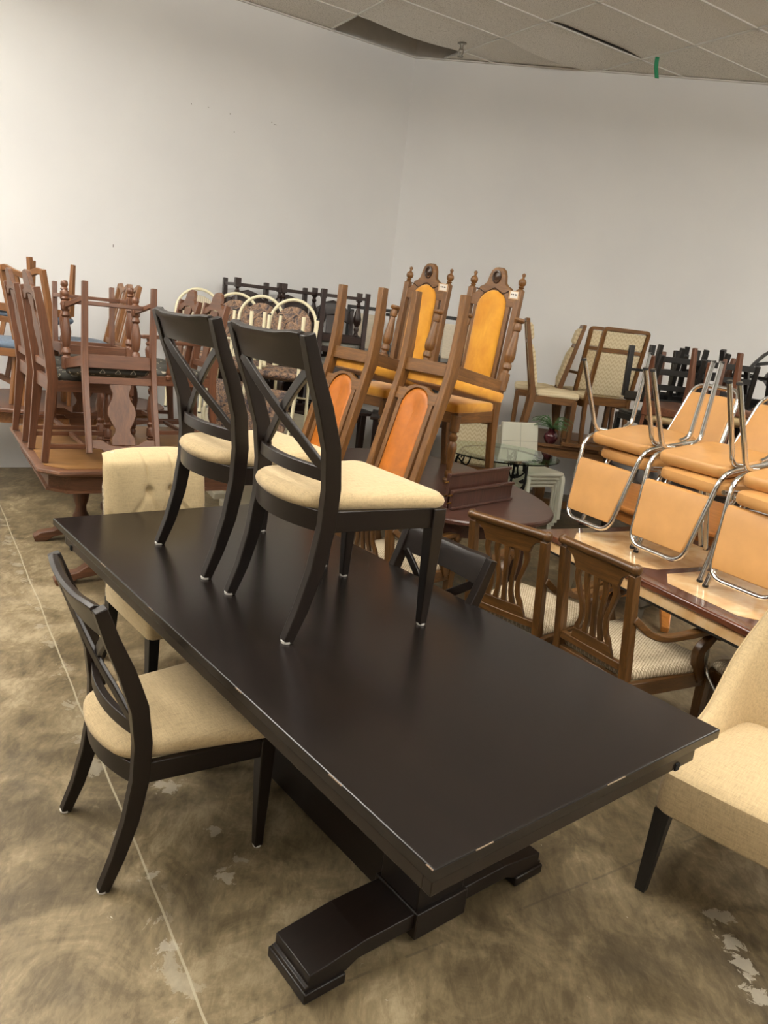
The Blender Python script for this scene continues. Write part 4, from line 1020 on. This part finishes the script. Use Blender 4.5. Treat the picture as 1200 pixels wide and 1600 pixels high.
# dark joint crossing right of the table and dark trowel blotches
nx2,ny2=-sin(R(33)),cos(R(33)); d2=-(.49*nx2+1.97*ny2)
dd=n.math('ABSOLUTE',n.math('ADD',n.math('ADD',n.math('MULTIPLY',s[0],nx2),n.math('MULTIPLY',s[1],ny2)),n.math('ADD',d2,wob)))
col=n.mix(n.math('MULTIPLY',n.math('MULTIPLY',n.math('LESS_THAN',dd,.004),n.math('GREATER_THAN',pn,.46)),.4),col,(70,62,50))
bl=n.noise(co,1.6,5,.6,1.2); col=n.mix(n.ramp(bl,[(.56,(0,0,0)),(.68,(150,150,150))]),col,(66,60,52))
sc=n.noise(co,5.5,7,.75,.8); col=n.mix(n.ramp(sc,[(.69,(0,0,0)),(.73,(120,120,120))]),col,(186,178,160))
def spot(col,pts,thr,amt,c):
    for (x,y,r_) in pts:
        dx=n.math('SUBTRACT',s[0],x); dy=n.math('SUBTRACT',s[1],y); d_=n.math('SQRT',n.math('ADD',n.math('MULTIPLY',dx,dx),n.math('MULTIPLY',dy,dy)))
        k_=n.math('MULTIPLY',n.math('SUBTRACT',1,n.math('DIVIDE',d_,r_),None,True),.3)
        col=n.mix(n.math('MULTIPLY',n.math('GREATER_THAN',n.math('ADD',sp_,k_),thr),amt),col,c)
    return col
sp_=n.noise(co,16,7,.7,.6)
col=spot(col,[(-.68,2.45,.1),(-.44,2.22,.06),(-.36,2.02,.07),(-.33,2.1,.04),(-.59,1.99,.05),(-.45,1.72,.06),(1.235,2.1,.09),(1.24,2.0,.09),(1.245,1.9,.08),(1.23,1.8,.08)],.70,.5,(182,174,158))
n.color(col); n.rough(n.math('ADD',.32,n.math('MULTIPLY',mid,.3))); n.bump(fine,.08,.002)
m=MB().add([(wl_end[0]-.2,BY-.2,0),(wr_end[0]+.2,BY-.2,0),(wr_end[0]+.2,9.2,0),(wl_end[0]-.2,9.2,0),(wl_end[0]-.2,BY-.2,-.1),(wr_end[0]+.2,BY-.2,-.1),(wr_end[0]+.2,9.2,-.1),(wl_end[0]-.2,9.2,-.1)],[(0,1,2,3),(7,6,5,4),(0,4,5,1),(1,5,6,2),(2,6,7,3),(3,7,4,0)])
o=part('floor',m,n.m,None,0); o['kind']='structure'
# dropped ceiling: origin at a grid crossing; u along the 4 ft direction, v across
n=NT('ceiling_tile_board',.95,0,.1); f=n.noise(n.coord(),140,3,.7); g=n.noise(n.coord(),1.3,3)
c=n.mix(n.ramp(g,[(.45,(0,0,0)),(.75,(110,110,110))]),n.ramp(f,[(.36,(172,168,160)),(.48,(232,229,222))]),(206,196,182)); n.color(c); TILE=n.m
GRID=plain('grid_white',(214,212,206),.5)
GO=Vector((.91,7.52,0)); gu=Vector((cos(R(32.8)),sin(R(32.8)),0)); gv=Vector((gu.y,-gu.x,0))   # gv points toward the camera side
TU,TV=1.22,.61
def gp(i,j,z=CZ): return GO+gu*(i*TU)+gv*(j*TV)+Vector((0,0,z))
missing={(-2,-3),(-1,-3)}; sag={}
# cells: i index along, j index across; j=-1..: toward the walls
m=MB(); g=MB()
lights=[(-5,1),(-6,-1),(-5,3),(-7,2),(-6,5),(-3,6),(-3,10),(-1,11),(3,9),(2,8),(-2,14),(2,13),(-6,12)]
lset=set(lights)
SAG={(-1,-2):(0,.035),(0,-1):(0,.045),(0,0):(0,-.026)}
def inside(p):
    a=Vector((p.x-C0[0],p.y-C0[1])); 
    l=Vector((cos(A1),sin(A1))); r=Vector((cos(A2),sin(A2)))
    nl=Vector((-l.y,l.x)); nr=Vector((r.y,-r.x))
    return a.dot(nl)>-.9 and a.dot(nr)>-.9 and wl_end[0]-1<p.x<wr_end[0]+1 and p.y>BY-1
HOLE={(-1,-3),(-5,-1),(-7,0),(-5,2),(3,5),(3,7),(4,8),(-3,5),(-4,6)}  # real gap first; the rest are unseen openings added to light the void
for i in range(-14,14):
    for j in range(-6,26):
        c=(gp(i,j)+gp(i+1,j+1))/2
        if not inside(c) or (i,j) in HOLE or (i,j) in SAG: continue
        e=.004; q=[gp(i,j)+gu*e+gv*e,gp(i+1,j)-gu*e+gv*e,gp(i+1,j+1)-gu*e-gv*e,gp(i,j+1)+gu*e-gv*e]
        dz=Vector((0,0,.002+.004*rnd.random())); m.loft([[p+dz for p in q],[p+dz+Vector((0,0,.015)) for p in q]])
for j in range(-5,26): 
    a,b=gp(-14,j),gp(14,j)
    for i in range(-14,14):
        a,b=gp(i,j),gp(i+1,j)
        if inside((a+b)/2): g.sweep([a,b],.018,.012,gv)
for i in range(-14,15):
    for j in range(-6,26):
        a,b=gp(i,j),gp(i,j+1)
        if inside((a+b)/2): g.sweep([a,b],.018,.012,gu)
o=part('ceiling',m,TILE,None,0); o['kind']='structure'
o2=part('ceiling_grid',g,GRID,o,0)
for k,((i,j),(side,dp)) in enumerate(SAG.items()):
    def fs(u,v,top=0):
        s=(4*u*(1-u) if dp>0 else 1-(2*u-1)**6)*(1-v)**1.5*dp; return gp(i,j)+gu*(u*TU*.99+.006)+gv*(v*TV*.99+.003)+Vector((0,0,.004-s+top))
    mm=MB().grid(lambda u,v:fs(u,v),24,10).grid(lambda u,v:fs(u,v,.014),24,10)
    o=part('sagging_tile',mm,TILE,None,0); tag(o,['water-stained ceiling tile sagging beside the open gap in the ceiling','sagging ceiling tile left of the green tape, its lower edge bowed','warped ceiling tile lifted off its grid bar, leaving a dark slit'][k],'ceiling tile')
# deck above
m=MB().add([(wl_end[0],BY,5.3),(wr_end[0],BY,5.3),(wr_end[0],9.2,5.3),(wl_end[0],9.2,5.3)],[(0,1,2,3)]); o=part('ceiling_deck',m,plain('deck_grey',(190,188,184),.9),None,0); o['kind']='structure'
# unseen fluorescent lights, hung below the grid to brighten the ceiling
n=NT('lamp_diffuser',.5); n.b.inputs['Emission Color'].default_value=(1,.96,.89,1); n.b.inputs['Emission Strength'].default_value=LAMP; n.color((240,240,235)); DIF=n.m
c0=None
for i,j in lights:
    c=(gp(i,j)+gp(i+1,j+1))/2
    if not inside(c): continue
    if c0 is None:
        c0=thing('ceiling_light','suspended fluorescent light below the ceiling grid, above and behind the camera','ceiling light','fluorescent ceiling lights')
        part('housing',MB().box((.6,0,-.37),(.02,.5,.14)).box((-.6,0,-.37),(.02,.5,.14)).box((-.45,0,-.17),(.012,.012,.35)).box((.45,0,-.17),(.012,.012,.35)),GRID,c0,0)
        part('diffuser',MB().loft([[(sx*x,sy*y,z) for sx,sy in ((-1,-1),(1,-1),(1,1),(-1,1))] for x,y,z in ((.59,.2,-.30),(.59,.24,-.33),(.59,.25,-.40),(.57,.2,-.44))]),DIF,c0,0)
        o=c0
    else: o=dup(c0,c0['label'])
    o.matrix_world=Matrix.Translation(c)@Matrix.Rotation(math.atan2(gu.y,gu.x),4,'Z')
# sprinkler head and green tape
s=thing('sprinkler_head','small metal fire sprinkler head under the ceiling tile near the corner','sprinkler')
part('escutcheon',MB().lathe((0,0,0),(0,0,-.012),[(0,.045),(.6,.045),(1,.03)],18),STEEL,s,0)
part('body',MB().lathe((0,0,-.01),(0,0,-.06),[(0,.02),(.5,.016),(1,.018)],12),STEEL,s,0)
part('yoke',MB().tube([(-.018,0,-.055),(-.022,0,-.09),(-.008,0,-.12)],.005,8).tube([(.018,0,-.055),(.022,0,-.09),(.008,0,-.12)],.005,8),STEEL,s,0)
part('deflector',MB().lathe((0,0,-.12),(0,0,-.126),[(0,.03),(1,.03)],14),STEEL,s,0)
s.location=(.22,8.28,CZ-.002)
m=MB().grid(lambda u,v:(-.02+.04*u+.03*(v)**2,.004*sin(v*5),-.18*v),4,10)
o=part('tape_strip',m,plain('green_tape',(36,140,96),.5),None,0); tag(o,'strip of green tape hanging from the ceiling grid','tape'); o.location=(2.05,8.04,CZ-.006)
so=o.modifiers.new('thick','SOLIDIFY'); so.thickness=.001
# ------------------------------------------------------------------ camera, world
sc=bpy.context.scene
w=bpy.data.worlds.new('World'); sc.world=w; w.use_nodes=True; w.node_tree.nodes['Background'].inputs[0].default_value=(1,.95,.88,1); w.node_tree.nodes['Background'].inputs[1].default_value=.02
cd=bpy.data.cameras.new('camera'); co=bpy.data.objects.new('camera',cd); C.objects.link(co); sc.camera=co
f_px,pitch,roll,H=1186.2,.2536,.1173,1.7646
cp,sp=cos(pitch),sin(pitch); fw=Vector((0,cp,-sp)); r=Vector((1,0,0)); u=Vector((0,sp,cp))
r2=r*cos(roll)+u*sin(roll); u2=-r*sin(roll)+u*cos(roll)
M=Matrix((r2,u2,-fw)).transposed().to_4x4(); M.translation=(0,0,H); co.matrix_world=M
cd.sensor_fit='VERTICAL'; cd.sensor_height=36; cd.lens=36*f_px/1600; cd.clip_start=.05
sc.view_settings.view_transform='Standard'; sc.view_settings.look='None'; sc.view_settings.gamma=1; sc.view_settings.exposure=EXPO
sc.view_settings.use_curve_mapping=False
sc.cycles.use_denoising=True; sc.cycles.max_bounces=8; sc.cycles.sample_clamp_indirect=6
